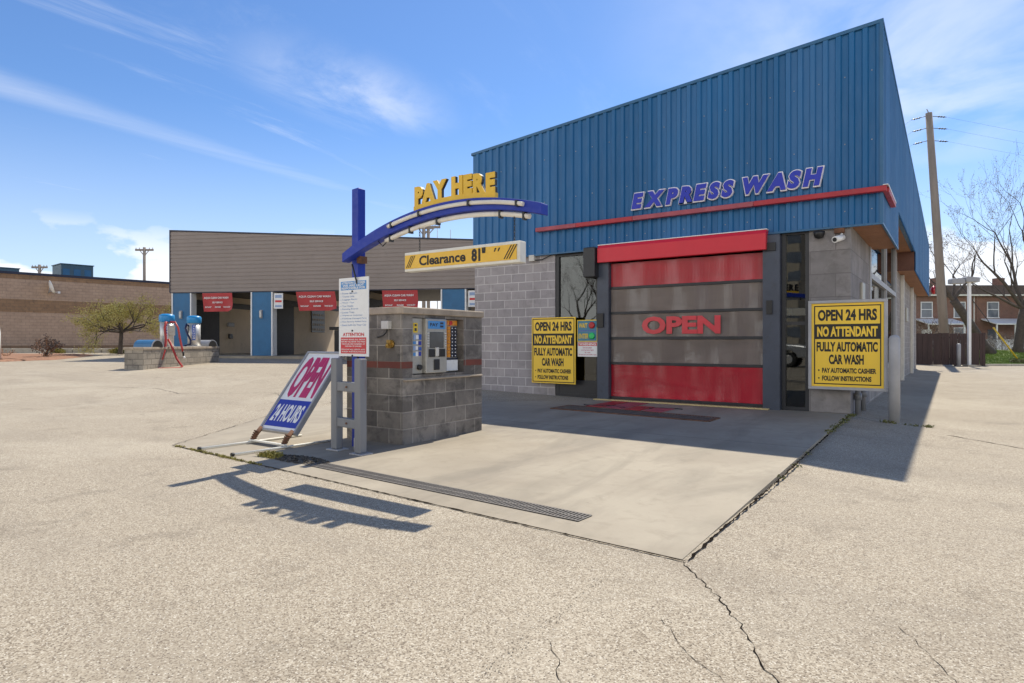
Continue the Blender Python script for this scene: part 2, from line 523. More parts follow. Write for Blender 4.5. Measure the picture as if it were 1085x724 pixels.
M['blackmatte'] = paint('black print', (0.012, 0.011, 0.010), 0.55, 0.1, 5)
M['rubber'] = paint('rubber', (0.02, 0.02, 0.02), 0.8, 0.2, 8)
M['rust'] = paint('rusty steel', (0.16, 0.075, 0.04), 0.85, 0.45, 9, dirt=(0.05, 0.035, 0.03), dirt_amt=0.7, bumps=0.4)
M['grate'] = paint('grate iron', (0.15, 0.135, 0.12), 0.7, 0.3, 9, dirt=(0.18, 0.10, 0.06), dirt_amt=0.5)
M['pit'] = paint('pit', (0.02, 0.018, 0.016), 0.9, 0.3, 6)
M['blueposts'] = paint('royal blue paint', (0.004, 0.030, 0.33), 0.55, 0.12, 2.2, dirt=(0.03, 0.05, 0.22), dirt_amt=0.3)
M['yellowletter'] = paint('yellow plastic', (0.74, 0.45, 0.02), 0.42, 0.08, 4)
M['yellowsign'] = paint('yellow sign', (0.86, 0.56, 0.04), 0.4, 0.05, 2)
M['amber'] = paint('amber panel', (0.78, 0.46, 0.03), 0.35, 0.08, 3)
M['cream'] = paint('off white', (0.72, 0.70, 0.62), 0.45, 0.08, 3, dirt=(0.4, 0.36, 0.3), dirt_amt=0.4)
M['faceblue'] = paint('letter blue', (0.008, 0.026, 0.42), 0.4, 0.06, 3)
M['letterrim'] = paint('letter return', (0.80, 0.78, 0.82), 0.5, 0.1, 6)
M['printblue'] = paint('blue print', (0.03, 0.10, 0.42), 0.45, 0.06, 4)
M['skyblueprint'] = paint('light blue print', (0.07, 0.27, 0.60), 0.45, 0.08, 4)
M['paleprint'] = paint('pale blue print', (0.28, 0.38, 0.58), 0.5, 0.1, 6)
M['deepblue'] = paint('deep blue print', (0.012, 0.030, 0.33), 0.4, 0.06, 4)
M['printred'] = paint('red print', (0.58, 0.025, 0.035), 0.45, 0.06, 4)
M['magenta'] = paint('faded red print', (0.46, 0.018, 0.11), 0.45, 0.12, 4)
M['banner'] = paint('red banner', (0.42, 0.022, 0.028), 0.5, 0.1, 2)
M['hose'] = paint('red hose', (0.40, 0.035, 0.025), 0.45, 0.15, 6)
M['vacblue'] = paint('vacuum lid blue', (0.02, 0.25, 0.55), 0.35, 0.08, 4)
M['drumblue'] = paint('faded drum blue', (0.045, 0.17, 0.33), 0.5, 0.15, 5)
M['hoseblue'] = paint('dark blue hose', (0.008, 0.016, 0.07), 0.45, 0.15, 6)
M['vinylclear'] = vinyl_mat('clear vinyl', (0.25, 0.205, 0.185), (0.55, 0.52, 0.5), 0.34, 0.11)
M['vinylred'] = vinyl_mat('red vinyl', (0.43, 0.008, 0.026), (0.7, 0.1, 0.1), 0.10, 0.22)
M['vinylletter'] = vinyl_mat('red vinyl letter', (0.60, 0.02, 0.04), (0.7, 0.1, 0.1), 0.0, 0.3)
M['glass'] = glass_mat('window glass', (0.35, 0.38, 0.38), 1.55, 0.035)
M['glassside'] = glass_mat('dark window glass', (0.07, 0.085, 0.10), 1.12, 0.015)
M['inside'] = paint('inside wall', (0.16, 0.15, 0.14), 0.8, 0.3, 1.0)
M['tan'] = paint('tan wall', (0.60, 0.50, 0.375), 0.8, 0.12, 0.8, dirt=(0.3, 0.25, 0.18), dirt_amt=0.4)
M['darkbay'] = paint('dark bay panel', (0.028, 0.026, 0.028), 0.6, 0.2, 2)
M['soffit'] = paint('wood soffit', (0.30, 0.135, 0.065), 0.75, 0.2, 3, dirt=(0.12, 0.05, 0.03), dirt_amt=0.5)
M['soffitdark'] = paint('dark wood', (0.14, 0.06, 0.04), 0.7, 0.25, 3)
M['roof'] = paint('roof sheet', (0.16, 0.16, 0.165), 0.8, 0.15, 1)
M['roofblue'] = paint('rooftop unit', (0.045, 0.105, 0.155), 0.55, 0.15, 1)
M['coping'] = paint('dark coping', (0.018, 0.022, 0.045), 0.5, 0.2, 1)
M['stickeryellow'] = paint('sticker yellow', (0.72, 0.50, 0.02), 0.4, 0.06, 4)
M['screen'] = paint('screen', (0.05, 0.055, 0.06), 0.12, 0.2, 4)
M['brass'] = paint('brass', (0.45, 0.28, 0.07), 0.4, 0.2, 9, metal=0.7)
M['orange'] = paint('orange pack', (0.70, 0.27, 0.02), 0.4, 0.1, 9)
M['pink'] = paint('pale pack', (0.58, 0.42, 0.48), 0.4, 0.2, 30)
M['navy'] = paint('navy pack', (0.012, 0.016, 0.04), 0.35, 0.1, 9)
M['green'] = paint('green lamp', (0.02, 0.50, 0.13), 0.3, 0.05, 9)
M['redlamp'] = paint('red lamp', (0.42, 0.015, 0.02), 0.3, 0.05, 9)
M['teal'] = paint('teal panel', (0.05, 0.20, 0.30), 0.4, 0.1, 6)
M['bark'] = paint('bark', (0.085, 0.068, 0.056), 0.95, 0.35, 7, dirt=(0.05, 0.042, 0.035), dirt_amt=0.6, bumps=0.6)
M['twig'] = paint('twig', (0.13, 0.10, 0.085), 0.9, 0.25, 4)
M['redtwig'] = paint('red twig', (0.33, 0.17, 0.085), 0.9, 0.3, 4)
M['pole'] = paint('weathered pole', (0.25, 0.215, 0.185), 0.9, 0.2, 3, dirt=(0.13, 0.11, 0.095), dirt_amt=0.5, streak=True, bumps=0.3)
M['fence'] = paint('dark stained boards', (0.050, 0.026, 0.022), 0.7, 0.35, 5, streak=True)
M['budleaf'] = leafy('spring leaves', (0.40, 0.37, 0.10), (0.50, 0.42, 0.16))
M['bud'] = leafy('buds', (0.22, 0.15, 0.10), (0.28, 0.21, 0.13))
M['mulch'] = paint('red mulch', (0.29, 0.15, 0.085), 0.95, 0.4, 12, dirt=(0.13, 0.06, 0.035), dirt_amt=0.7, bumps=0.8)
M['grass'] = paint('lawn soil', (0.13, 0.17, 0.035), 0.9, 0.35, 3, dirt=(0.2, 0.2, 0.06), dirt_amt=0.5)
M['blade'] = leafy('grass blades', (0.14, 0.23, 0.03), (0.20, 0.27, 0.05))
M['houseglass'] = paint('house pane', (0.14, 0.16, 0.19), 0.1, 0.3, 1)
M['shingle'] = paint('shingle', (0.13, 0.095, 0.07), 0.9, 0.3, 6, dirt=(0.07, 0.05, 0.04), dirt_amt=0.6)
M['yellowguard'] = paint('yellow sleeve', (0.62, 0.42, 0.02), 0.45, 0.08, 4)
M['tower'] = paint('tower concrete', (0.42, 0.37, 0.29), 0.85, 0.1, 0.2)
M['carpaint'] = paint('silver car paint', (0.50, 0.51, 0.52), 0.22, 0.03, 3, metal=0.6)
M['stone'] = paint('grey hedge', (0.20, 0.175, 0.15), 0.95, 0.4, 3, dirt=(0.09, 0.075, 0.065), dirt_amt=0.7, bumps=0.8)
M['sill'] = paint('door sill', (0.55, 0.43, 0.20), 0.6, 0.15, 5, dirt=(0.25, 0.2, 0.12), dirt_amt=0.5)
M['wire'] = paint('wire', (0.03, 0.03, 0.032), 0.6, 0.1, 3)
M['plastic'] = paint('pale plastic', (0.60, 0.58, 0.53), 0.45, 0.1, 6, dirt=(0.35, 0.3, 0.24), dirt_amt=0.5)


# ------------------------------------------------------------------ mesh helpers
class MB:
    """Collects boxes, tubes and prisms; build() links them as one mesh object."""

    def __init__(s):
        s.v, s.f, s.m, s.sm = [], [], [], []

    def geo(s, vs, fs, mi=0, smooth=False, mat=None):
        o = len(s.v)
        s.v += [tuple(mat @ Vector(p)) if mat is not None else tuple(p) for p in vs]
        for f in fs:
            s.f.append(tuple(i + o for i in f))
            s.m.append(mi)
            s.sm.append(smooth)
        return s

    def box(s, a, b, mi=0, mat=None):
        x0, y0, z0 = a
        x1, y1, z1 = b
        vs = [(x0, y0, z0), (x1, y0, z0), (x1, y1, z0), (x0, y1, z0), (x0, y0, z1), (x1, y0, z1), (x1, y1, z1), (x0, y1, z1)]
        return s.geo(vs, [(0, 3, 2, 1), (4, 5, 6, 7), (0, 1, 5, 4), (1, 2, 6, 5), (2, 3, 7, 6), (3, 0, 4, 7)], mi, False, mat)

    def prism(s, poly, y0, y1, mi=0, mat=None):
        """poly: (x, z) outline, counter-clockwise seen from -Y; pushed along Y."""
        n = len(poly)
        vs = [(x, y0, z) for x, z in poly] + [(x, y1, z) for x, z in poly]
        fs = [tuple(range(n)), tuple(range(2 * n - 1, n - 1, -1))]
        fs += [(i, i + n, (i + 1) % n + n, (i + 1) % n) for i in range(n)]
        return s.geo(vs, fs, mi, False, mat)

    def tube(s, path, rad, n=8, mi=0, caps=True, smooth=True, mat=None):
        path = [Vector(p) for p in path]
        rads = rad if isinstance(rad, (list, tuple)) else [rad] * len(path)
        vs, fs = [], []
        ref = None
        for i, p in enumerate(path):
            a = path[max(0, i - 1)]
            b = path[min(len(path) - 1, i + 1)]
            d = b - a
            d = d.normalized() if d.length > 1e-9 else Vector((0, 0, 1))
            if ref is None:
                ref = d.orthogonal().normalized()
            ref = ref - d * ref.dot(d)
            ref = ref.normalized() if ref.length > 1e-6 else d.orthogonal().normalized()
            w = d.cross(ref)
            for k in range(n):
                t = 2 * math.pi * k / n
                vs.append(p + (ref * math.cos(t) + w * math.sin(t)) * rads[i])
        for i in range(len(path) - 1):
            for k in range(n):
                a, b = i * n + k, i * n + (k + 1) % n
                fs.append((a, b, b + n, a + n))
        s.geo(vs, fs, mi, smooth, mat)
        if caps:
            o = len(s.v) - len(vs)
            s.f.append(tuple(o + k for k in range(n - 1, -1, -1)))
            s.f.append(tuple(o + (len(path) - 1) * n + k for k in range(n)))
            s.m += [mi, mi]
            s.sm += [False, False]
        return s

    def lathe(s, prof, n=20, mi=0, mat=None, smooth=True):
        """prof: (radius, z) from bottom to top, round the Z axis."""
        vs, fs = [], []
        for r, z in prof:
            for k in range(n):
                t = 2 * math.pi * k / n
                vs.append((r * math.cos(t), r * math.sin(t), z))
        for i in range(len(prof) - 1):
            for k in range(n):
                a, b = i * n + k, i * n + (k + 1) % n
                fs.append((a, b, b + n, a + n))
        fs.append(tuple(range(n - 1, -1, -1)))
        fs.append(tuple((len(prof) - 1) * n + k for k in range(n)))
        return s.geo(vs, fs, mi, smooth, mat)

    def build(s, name, mats, parent=None, bevel=0.0, loc=None, rot=None):
        me = bpy.data.meshes.new(name)
        me.from_pydata([tuple(p) for p in s.v], [], s.f)
        for mm in (mats if isinstance(mats, (list, tuple)) else [mats]):
            me.materials.append(M[mm] if isinstance(mm, str) else mm)
        me.polygons.foreach_set('material_index', s.m)
        me.polygons.foreach_set('use_smooth', s.sm)
        me.update()
        o = bpy.data.objects.new(name, me)
        COL.objects.link(o)
        if parent is not None:
            o.parent = parent
        if loc is not None:
            o.location = loc
        if rot is not None:
            o.rotation_euler = rot
        if bevel:
            bv = o.modifiers.new('edge', 'BEVEL')
            bv.width = bevel
            bv.segments = 2
            bv.limit_method = 'ANGLE'
            bv.angle_limit = R(50)
        return o


def tag(o, label, cat, group=None):
    o['label'] = label
    o['category'] = cat
    if group:
        o['group'] = group
    return o


def thing(name, label, cat, loc=(0, 0, 0), rz=0.0, group=None):
    o = bpy.data.objects.new(name, None)
    o.empty_display_size = 0.2
    COL.objects.link(o)
    o.location = loc
    o.rotation_euler = (0, 0, rz)
    return tag(o, label, cat, group)


def struct(o, kind='structure'):
    o['kind'] = kind
    return o


def copy_tree(o, parent=None):
    c = o.copy()
    COL.objects.link(c)
    if parent is not None:
        c.parent = parent
    for ch in list(o.children):
        copy_tree(ch, c)
    return c


_tcache = {}


def text_geo(body, bold=0.0, depth=0.0, shear=0.0):
    """Geometry of one line of text, upright in X-Z facing -Y, bounding box scaled to 0..1 x 0..1."""
    key = (body, bold, depth > 0, shear)
    if key not in _tcache:
        cu = bpy.data.curves.new('text', 'FONT')
        cu.body = body
        cu.offset = bold
        cu.shear = shear
        cu.resolution_u = 3
        cu.extrude = 0.5 if depth > 0 else 0.0
        ob = bpy.data.objects.new('text', cu)
        COL.objects.link(ob)
        bpy.context.view_layer.update()
        me = bpy.data.meshes.new_from_object(ob)
        vs = [tuple(v.co) for v in me.vertices]
        fs = [tuple(p.vertices) for p in me.polygons]
        bpy.data.objects.remove(ob)
        bpy.data.curves.remove(cu)
        bpy.data.meshes.remove(me)
        x0, x1 = min(v[0] for v in vs), max(v[0] for v in vs)
        y0, y1 = min(v[1] for v in vs), max(v[1] for v in vs)
        vs = [((x - x0) / (x1 - x0), -z, (y - y0) / (y1 - y0)) for x, y, z in vs]
        _tcache[key] = (vs, fs, x1 - x0, y1 - y0)
    return _tcache[key]


def add_text(mb, body, x0, x1, z0, z1, y, bold=0.02, depth=0.0, shear=0.0, mi=0):
    """Fit a line of text into the box x0..x1, z0..z1 at depth y (its front face when solid)."""
    vs, fs, w, h = text_geo(body, bold, depth, shear)
    mb.geo([(x0 + vx * (x1 - x0), y + (vy + 0.5) * depth if depth > 0 else y, z0 + vz * (z1 - z0)) for vx, vy, vz in vs], fs, mi)


def smooth(a, b, x):
    t = max(0.0, min(1.0, (x - a) / (b - a)))
    return t * t * (3 - 2 * t)


S35, C35 = math.sin(R(35)), math.cos(R(35))


def cf(l, d):
    """A point l metres to the right and d metres ahead along a line 35 degrees off the building's axis."""
    return (-S35 * d + C35 * l, C35 * d + S35 * l)


def ground_z(x, y):
    d = -S35 * x + C35 * y
    rise = 0.029 * max(0.0, d - 13.0)
    rise = min(rise, 0.6) if d < 60 else 0.6
    left = smooth(-3.0, -9.5, x) * smooth(5, 12, d)
    drop = -0.12 * smooth(-1.6, -0.5, x) * smooth(4.0, 7.0, y)
    return rise * left + drop


# ------------------------------------------------------------------ ground and paving
def build_ground():
    def lines(near, far, step):
        out = [-far, -far * 0.5, -far * 0.25, -180, -120]
        x = -80.0
        while x < 60:
            out.append(x)
            x += step if -45 < x < 12 else 4.0
        return out + [60, 90, 140, far * 0.25, far * 0.5, far]
    xs = lines(0, 1200, 1.0)
    ys = lines(0, 1200, 1.0)
    ys = [-1200, -600, -300, -180, -120, -90, -60, -40, -20, -10] + [i * 1.0 - 5 for i in range(66)] + [64, 70, 80, 100, 140, 220, 400, 700, 1200]
    vs = [(x, y, ground_z(x, y)) for y in ys for x in xs]
    n = len(xs)
    fs = [(j * n + i, j * n + i + 1, (j + 1) * n + i + 1, (j + 1) * n + i) for j in range(len(ys) - 1) for i in range(n - 1)]
    mb = MB()
    mb.geo(vs, fs, 0, True)
    struct(mb.build('parking_lot', 'lot'))
    # smooth concrete wash apron
    outline = [(-7.62, 3.86), (-5.2, 3.73), (-3.2, 3.61), (-1.27, 3.51), (-1.38, 8.0), (-1.47, 12.24), (-9.7, 12.24), (-9.9, 7.0)]
    mb = MB()
    vs = [(x, y, 0.005) for x, y in outline] + [(x, y, -0.05) for x, y in outline]
    k = len(outline)
    mb.geo(vs, [tuple(range(k))] + [(i, i + k, (i + 1) % k + k, (i + 1) % k) for i in range(k)])
    struct(mb.build('concrete_apron', 'pad'))


build_ground()


def ribbon(name, pts, w, mat, z=0.004, jit=0.3, wander=0.03, step=0.09, seed=1):
    """A ragged crack or joint lying on the paving."""
    r = random.Random(seed)
    fine = []
    for (x0, y0), (x1, y1) in zip(pts[:-1], pts[1:]):
        n = max(1, int(math.hypot(x1 - x0, y1 - y0) / step))
        for i in range(n):
            t = i / n
            fine.append((x0 + (x1 - x0) * t, y0 + (y1 - y0) * t))
    fine.append(pts[-1])
    vs, fs = [], []
    L = len(fine)
    for i, (x, y) in enumerate(fine):
        a, b = fine[max(0, i - 1)], fine[min(L - 1, i + 1)]
        dx, dy = b[0] - a[0], b[1] - a[1]
        q = math.hypot(dx, dy) or 1
        nx, ny = -dy / q, dx / q
        o = r.uniform(-wander, wander)
        ww = w * r.uniform(1 - jit, 1 + jit) * (0.35 if i in (0, L - 1) else 1)
        for s in (-1, 1):
            X, Y = x + nx * (o + s * ww / 2), y + ny * (o + s * ww / 2)
            vs.append((X, Y, ground_z(X, Y) + z))
    for i in range(L - 1):
        fs.append((2 * i, 2 * i + 2, 2 * i + 3, 2 * i + 1))
    mb = MB()
    mb.geo(vs, fs)
    return struct(mb.build(name, mat))


ribbon('pavement_joint', [(-7.68, 3.86), (-5.2, 3.72), (-3.2, 3.60), (-1.24, 3.49)], 0.014, 'crack', z=0.0075, step=0.045, jit=0.6, wander=0.006, seed=3)
ribbon('pavement_joint', [(-1.235, 3.49), (-1.352, 8.0), (-1.445, 12.2)], 0.016, 'crack', z=0.0075, step=0.045, jit=0.7, wander=0.007, seed=4)
ribbon('pavement_joint', [(-7.68, 3.86), (-9.9, 7.0)], 0.010, 'patch', z=0.008, jit=0.7, wander=0.01, seed=5)
ribbon('pavement_crack', [(-1.26, 3.485), (-1.07, 3.25), (-0.94, 3.1), (-0.85, 2.96), (-0.77, 2.86), (-0.7, 2.74), (-0.64, 2.61), (-0.56, 2.49), (-0.47, 2.33), (-0.3, 2.0), (-0.2, 1.6)], 0.0052, 'crack', z=0.0025, jit=0.8, wander=0.012, step=0.03, seed=6)
ribbon('pavement_crack', [(-1.40, 2.26), (-1.33, 2.19), (-1.26, 2.14), (-1.22, 2.03), (-1.13, 1.94), (-1.1, 1.7)], 0.0028, 'crack', z=0.0025, jit=0.8, wander=0.010, step=0.03, seed=7)
ribbon('pavement_crack', [(-1.08, 2.72), (-0.87, 2.47), (-0.77, 2.4), (-0.69, 2.35), (-0.6, 2.28), (-0.5, 2.1)], 0.0018, 'crack', z=0.0025, jit=0.8, wander=0.008, step=0.03, seed=8)
ribbon('pavement_crack', [(-0.20, 3.24), (-0.14, 3.14), (-0.01, 2.87), (0.05, 2.73), (0.1, 2.5)], 0.0018, 'crack', z=0.0025, jit=0.8, wander=0.008, step=0.03, seed=9)
# crumbs of broken surface along an old filled joint
rr = random.Random(19)
mb = MB()
for _ in range(260):
    f_ = rr.random()
    x = -1.52 + .08 * f_ + rr.gauss(0, .018)
    y = 3.15 - 1.3 * f_ + rr.gauss(0, .02)
    if rr.random() > .35 + .6 * math.sin(f_ * 9) ** 2:
        continue
    s_ = rr.uniform(.0015, .0045)
    a = rr.uniform(0, 6.3)
    mb.geo([(x + s_ * math.cos(a + k * 1.2566) * rr.uniform(.6, 1.2), y + s_ * math.sin(a + k * 1.2566) * rr.uniform(.6, 1.2), ground_z(x, y) + .0025) for k in range(5)], [(0, 1, 2, 3, 4)])
struct(mb.build('joint_crumbs', 'crumb'), 'stuff')
ribbon('pavement_joint', [(-1.45, 12.0), (-0.71, 11.79), (-0.12, 11.24), (0.74, 10.32), (2.6, 8.4)], 0.016, 'crack', jit=0.6, wander=0.01, seed=11)
ribbon('pavement_crack', [(-13.0, 8.9), (-11.5, 8.2), (-10.6, 8.5), (-9.2, 8.1)], 0.012, 'patch', jit=0.8, wander=0.03, seed=12)
ribbon('pavement_crack', [(-18.0, 7.1), (-16.2, 7.8), (-14.6, 7.5), (-13.0, 8.9), (-12.6, 10.2)], 0.016, 'patch', jit=0.8, wander=0.03, seed=13)


def tufts(name, spots, mat, hgt, seed, kind='stuff', per=14, spread=0.06):
    r = random.Random(seed)
    mb = MB()
    for x, y in spots:
        for _ in range(per):
            a = r.uniform(0, 6.28)
            q = r.random() ** 0.5 * spread
            bx, by = x + math.cos(a) * q, y + math.sin(a) * q
            bz = ground_z(bx, by) + 0.004
            h = hgt * r.uniform(0.4, 1.1)
            lx, ly = r.uniform(-1, 1) * h * 0.9, r.uniform(-1, 1) * h * 0.9
            w = 0.006 + 0.008 * r.random()
            ca, sa = math.cos(a + 1.3) * w, math.sin(a + 1.3) * w
            mb.geo([(bx - ca, by - sa, bz), (bx + ca, by + sa, bz), (bx + lx * 0.5 + ca * .7, by + ly * 0.5 + sa * .7, bz + h * 0.8), (bx + lx, by + ly, bz + h)], [(0, 1, 2), (0, 2, 3)])
    return struct(mb.build(name, mat), kind)


rr = random.Random(3)
tufts('joint_weeds', [(-1.42 + rr.uniform(-.03, .03), 9.3 + 2.9 * rr.random() ** 0.7) for _ in range(34)] + [(-1.30, 6.2), (-1.31, 6.9), (-1.35, 7.7)], 'weed', 0.028, 5, per=10)
tufts('dry_joint_weeds', [(q_, 3.86 - 0.055 * (q_ + 7.62) + rr.uniform(-.012, .012)) for q_ in (-7.6 + 1.9 * rr.random() for _ in range(40))], 'drygrass', 0.018, 6, per=10, spread=0.035)
tufts('wall_weeds', [(-1.1 + 0.9 * rr.random(), 11.95 + rr.uniform(-.1, .1)) for _ in range(9)], 'weed', 0.06, 8)


# ------------------------------------------------------------------ express car wash building
FY = 12.25
wash = thing('car_wash_building', 'tall blue ribbed metal car wash hall over grey block walls with a red roll-up door', 'building', (-5.6, 12.25, 0))


def wp(root, name, mb, mat, bevel=0.0, sub=None):
    """A part whose geometry is written in world coordinates (root not rotated)."""
    if sub is not None:
        return mb.build(name, mat, sub, bevel)
    return mb.build(name, mat, root, bevel, loc=-root.location)


def ztop(x):
    return 5.86 + (x + 9.72) * (0.76 / 8.72)


def ztop_side(y):
    return 6.62 - (y - 12.25) * (0.77 / 24.6)


# block walls of the front and the sides
mb = MB()
mb.box((-9.70, FY, -0.15), (-7.39, FY + 0.2, 3.30))
wp(wash, 'block_wall', mb, 'blockL')
mb = MB()
mb.box((-2.11, FY, -0.2), (-1.45, FY + 0.2, 3.30))
mb.box((-1.65, FY + 0.2, -0.2), (-1.45, 15.2, 4.1))
wp(wash, 'block_pier', mb, 'blockR', 0.006)
mb = MB()
mb.box((-1.65, 15.2, -0.3), (-1.452, 22.6, 0.55))
mb.box((-1.65, 22.6, -0.4), (-1.45, 35.5, 4.1))
mb.box((-9.70, FY + 0.2, -0.15), (-9.50, 36.5, 3.5))
mb.box((-9.5, 35.3, -0.15), (-1.65, 35.5, 3.5))
wp(wash, 'block_wall', mb, 'blockSide')
# inside of the wash bay
mb = MB()
mb.box((-9.5, 12.5, 3.42), (-1.66, 35.3, 3.48))
mb.box((-9.49, 24.0, 0.0), (-1.66, 24.1, 3.42))
mb.box((-9.49, 12.5, 0.0), (-9.44, 24.0, 3.42))
mb.box((-6.32, 12.46, 0.0), (-6.26, 24.0, 3.42))
wp(wash, 'inner_wall', mb, 'inside')
mb = MB()
mb.box((-4.9, 15.2, 0.0), (-4.75, 16.2, 2.4))
mb.box((-4.9, 15.4, 2.3), (-3.2, 15.7, 2.5))
mb.box((-3.3, 15.3, 0.0), (-3.1, 15.9, 2.4))
wp(wash, 'wash_gantry', mb, 'steelpanel', 0.01)

# ribbed cladding
P = 0.2035
xs = []
x = -9.72
while x < -1.0:
    for dx, dy in ((0, 0), (0.095, 0), (0.115, -0.034), (0.185, -0.034)):
        if x + dx < -1.0:
            xs.append((x + dx, dy))
    x += P
xs.append((-1.0, -0.034))
mb = MB()
for (xa, ya), (xb, yb) in zip(xs[:-1], xs[1:]):
    mb.geo([(xa, 12.208 + ya, 3.25), (xb, 12.208 + yb, 3.25), (xb, 12.208 + yb, ztop(xb)), (xa, 12.208 + ya, ztop(xa))], [(0, 1, 2, 3)])
ys = []
y = 12.19
PS = 0.2035
while y < 36.8:
    for dy, dx in ((0, 0), (0.095, 0), (0.115, 0.034), (0.185, 0.034)):
        ys.append((y + dy, dx))
    y += PS


def zside(y):
    return 3.25 if y < 15.8 else (4.05 if y < 23.3 else 3.47)


for (ya, xa), (yb, xb) in zip(ys[:-1], ys[1:]):
    zb = zside((ya + yb) / 2)
    mb.geo([(-1.0 + xa, ya, zb), (-1.0 + xb, yb, zb), (-1.0 + xb, yb, ztop_side(yb)), (-1.0 + xa, ya, ztop_side(ya))], [(0, 1, 2, 3)])
wp(wash, 'metal_cladding', mb, 'clad')
yend = ys[-1][0]
mb = MB()
# parapet core behind the sheets, and the flashings on their edges
mb.prism([(-9.71, 3.27), (-1.03, 3.27), (-1.03, ztop(-1.03) - 0.04), (-9.71, ztop(-9.71) - 0.04)], 12.212, 12.40)
for a, b in ((12.40, 15.8), (15.8, 23.3), (23.3, yend)):
    zb = zside((a + b) / 2) + 0.02
    mb.geo([(-1.012, a, zb), (-1.012, b, zb), (-1.012, b, ztop_side(b) - 0.04), (-1.012, a, ztop_side(a) - 0.04),
            (-1.09, a, zb), (-1.09, b, zb), (-1.09, b, ztop_side(b) - 0.04), (-1.09, a, ztop_side(a) - 0.04)],
           [(0, 1, 2, 3), (5, 4, 7, 6), (0, 4, 5, 1), (3, 2, 6, 7), (0, 3, 7, 4), (1, 5, 6, 2)])
wp(wash, 'parapet', mb, 'cladcap')
mb = MB()
mb.prism([(-9.75, ztop(-9.72) - 0.03), (-0.955, ztop(-1.0) - 0.03), (-0.955, ztop(-1.0) + 0.03), (-9.75, ztop(-9.72) + 0.03)], 12.165, 12.45)
mb.geo([(-0.955, 12.45, ztop_side(12.45) - .03), (-0.955, yend, ztop_side(yend) - .03), (-0.955, yend, ztop_side(yend) + .03), (-0.955, 12.45, ztop_side(12.45) + .03),
        (-1.2, 12.45, ztop_side(12.45) - .03), (-1.2, yend, ztop_side(yend) - .03), (-1.2, yend, ztop_side(yend) + .03), (-1.2, 12.45, ztop_side(12.45) + .03)],
       [(0, 1, 2, 3), (5, 4, 7, 6), (0, 4, 5, 1), (3, 2, 6, 7), (0, 3, 7, 4), (1, 5, 6, 2)])
mb.box((-9.74, 12.168, 3.215), (-0.965, 12.225, 3.247))
mb.box((-0.995, 12.225, 3.215), (-0.962, 15.8, 3.247))
mb.box((-1.01, 12.160, 3.25), (-0.958, 12.172, ztop(-1.0) - 0.031))
wp(wash, 'coping', mb, 'cladcap')
mb = MB()
mb.geo([(-9.7, 12.4, 5.75), (-1.1, 12.4, 6.5), (-1.1, yend, 5.75), (-9.7, yend, 5.0), (-9.7, 12.4, 3.5), (-1.1, 12.4, 3.5), (-1.1, yend, 3.5), (-9.7, yend, 3.5)],
       [(0, 1, 2, 3), (3, 2, 6, 7), (0, 3, 7, 4)])
wp(wash, 'roof', mb, 'roof')
mb = MB()
mb.box((-1.449, 12.41, 3.252), (-1.015, 15.80, 3.268))
mb.box((-1.449, 15.80, 4.052), (-1.092, 23.3, 4.068))
mb.box((-1.449, 23.3, 3.472), (-1.015, yend, 3.49))
mb.box((-1.449, 12.212, 3.252), (-1.03, 12.41, 3.266))
wp(wash, 'soffit', mb, 'soffit')
mb = MB()
mb.box((-1.449, 23.26, 3.47), (-1.0, 23.299, 4.05))
wp(wash, 'soffit_return', mb, 'soffitdark')
mb = MB()
mb.box((-1.449, 15.801, 3.27), (-1.0, 15.84, 4.05))
wp(wash, 'soffit_return', mb, 'soffitdark')

mb = MB()
for zf in (0.06, 0.42, 0.78):
    x = -9.72 + 0.045
    while x < -1.05:
        z = 3.30 + zf * (ztop(x) - 3.36)
        if zf != 0.06 or True:
            mb.box((x - .008, 12.199, z - .008), (x + .008, 12.2075, z + .008))
        x += 0.2035 * 2
wp(wash, 'screws', mb, 'galv')['kind'] = 'stuff'

# red trim band, in lengths faded unevenly
for xa, xb, mm in ((-7.80, -6.75, 'redfade'), (-6.75, -5.42, 'redtrim'), (-5.42, -3.02, 'redfade'), (-3.02, -0.90, 'redtrim')):
    mb = MB()
    mb.prism([(xa, 3.745), (xb - 0.004, 3.745), (xb - 0.004, 3.835), (xa, 3.835)], 12.06, 12.18)
    o = wp(wash, 'trim_band', mb, mm, 0.008)
    if mm == 'redfade':
        o['label'] = 'sun-faded pink length of the red trim band'
mb = MB()
mb.box((-0.962, 12.185, 3.745), (-0.875, 13.7, 3.835))
wp(wash, 'trim_band', mb, 'redtrim', 0.008)
mb = MB()
mb.box((-0.874, 12.07, 3.81), (-0.868, 13.7, 3.84))
mb.box((-0.955, 12.05, 3.838), (-0.88, 12.2, 3.85))
wp(wash, 'trim_edge', mb, 'white')


def framed_pane(root, x0, x1, z0, z1, y, fw, frame_mat, glass_mat_, name='window', bars=()):
    mb = MB()
    mb.box((x0, y, z0), (x0 + fw, y + 0.10, z1))
    mb.box((x1 - fw, y, z0), (x1, y + 0.10, z1))
    mb.box((x0 + fw, y, z1 - fw), (x1 - fw, y + 0.10, z1))
    mb.box((x0 + fw, y, z0), (x1 - fw, y + 0.10, z0 + fw))
    for zb, zh in bars:
        mb.box((x0 + fw, y + 0.01, zb), (x1 - fw, y + 0.09, zb + zh))
    f = wp(root, name, mb, frame_mat)
    g = MB()
    g.box((x0 + fw, y + 0.045, z0 + fw), (x1 - fw, y + 0.051, z1 - fw))
    g.build('pane', glass_mat_, f)
    return f


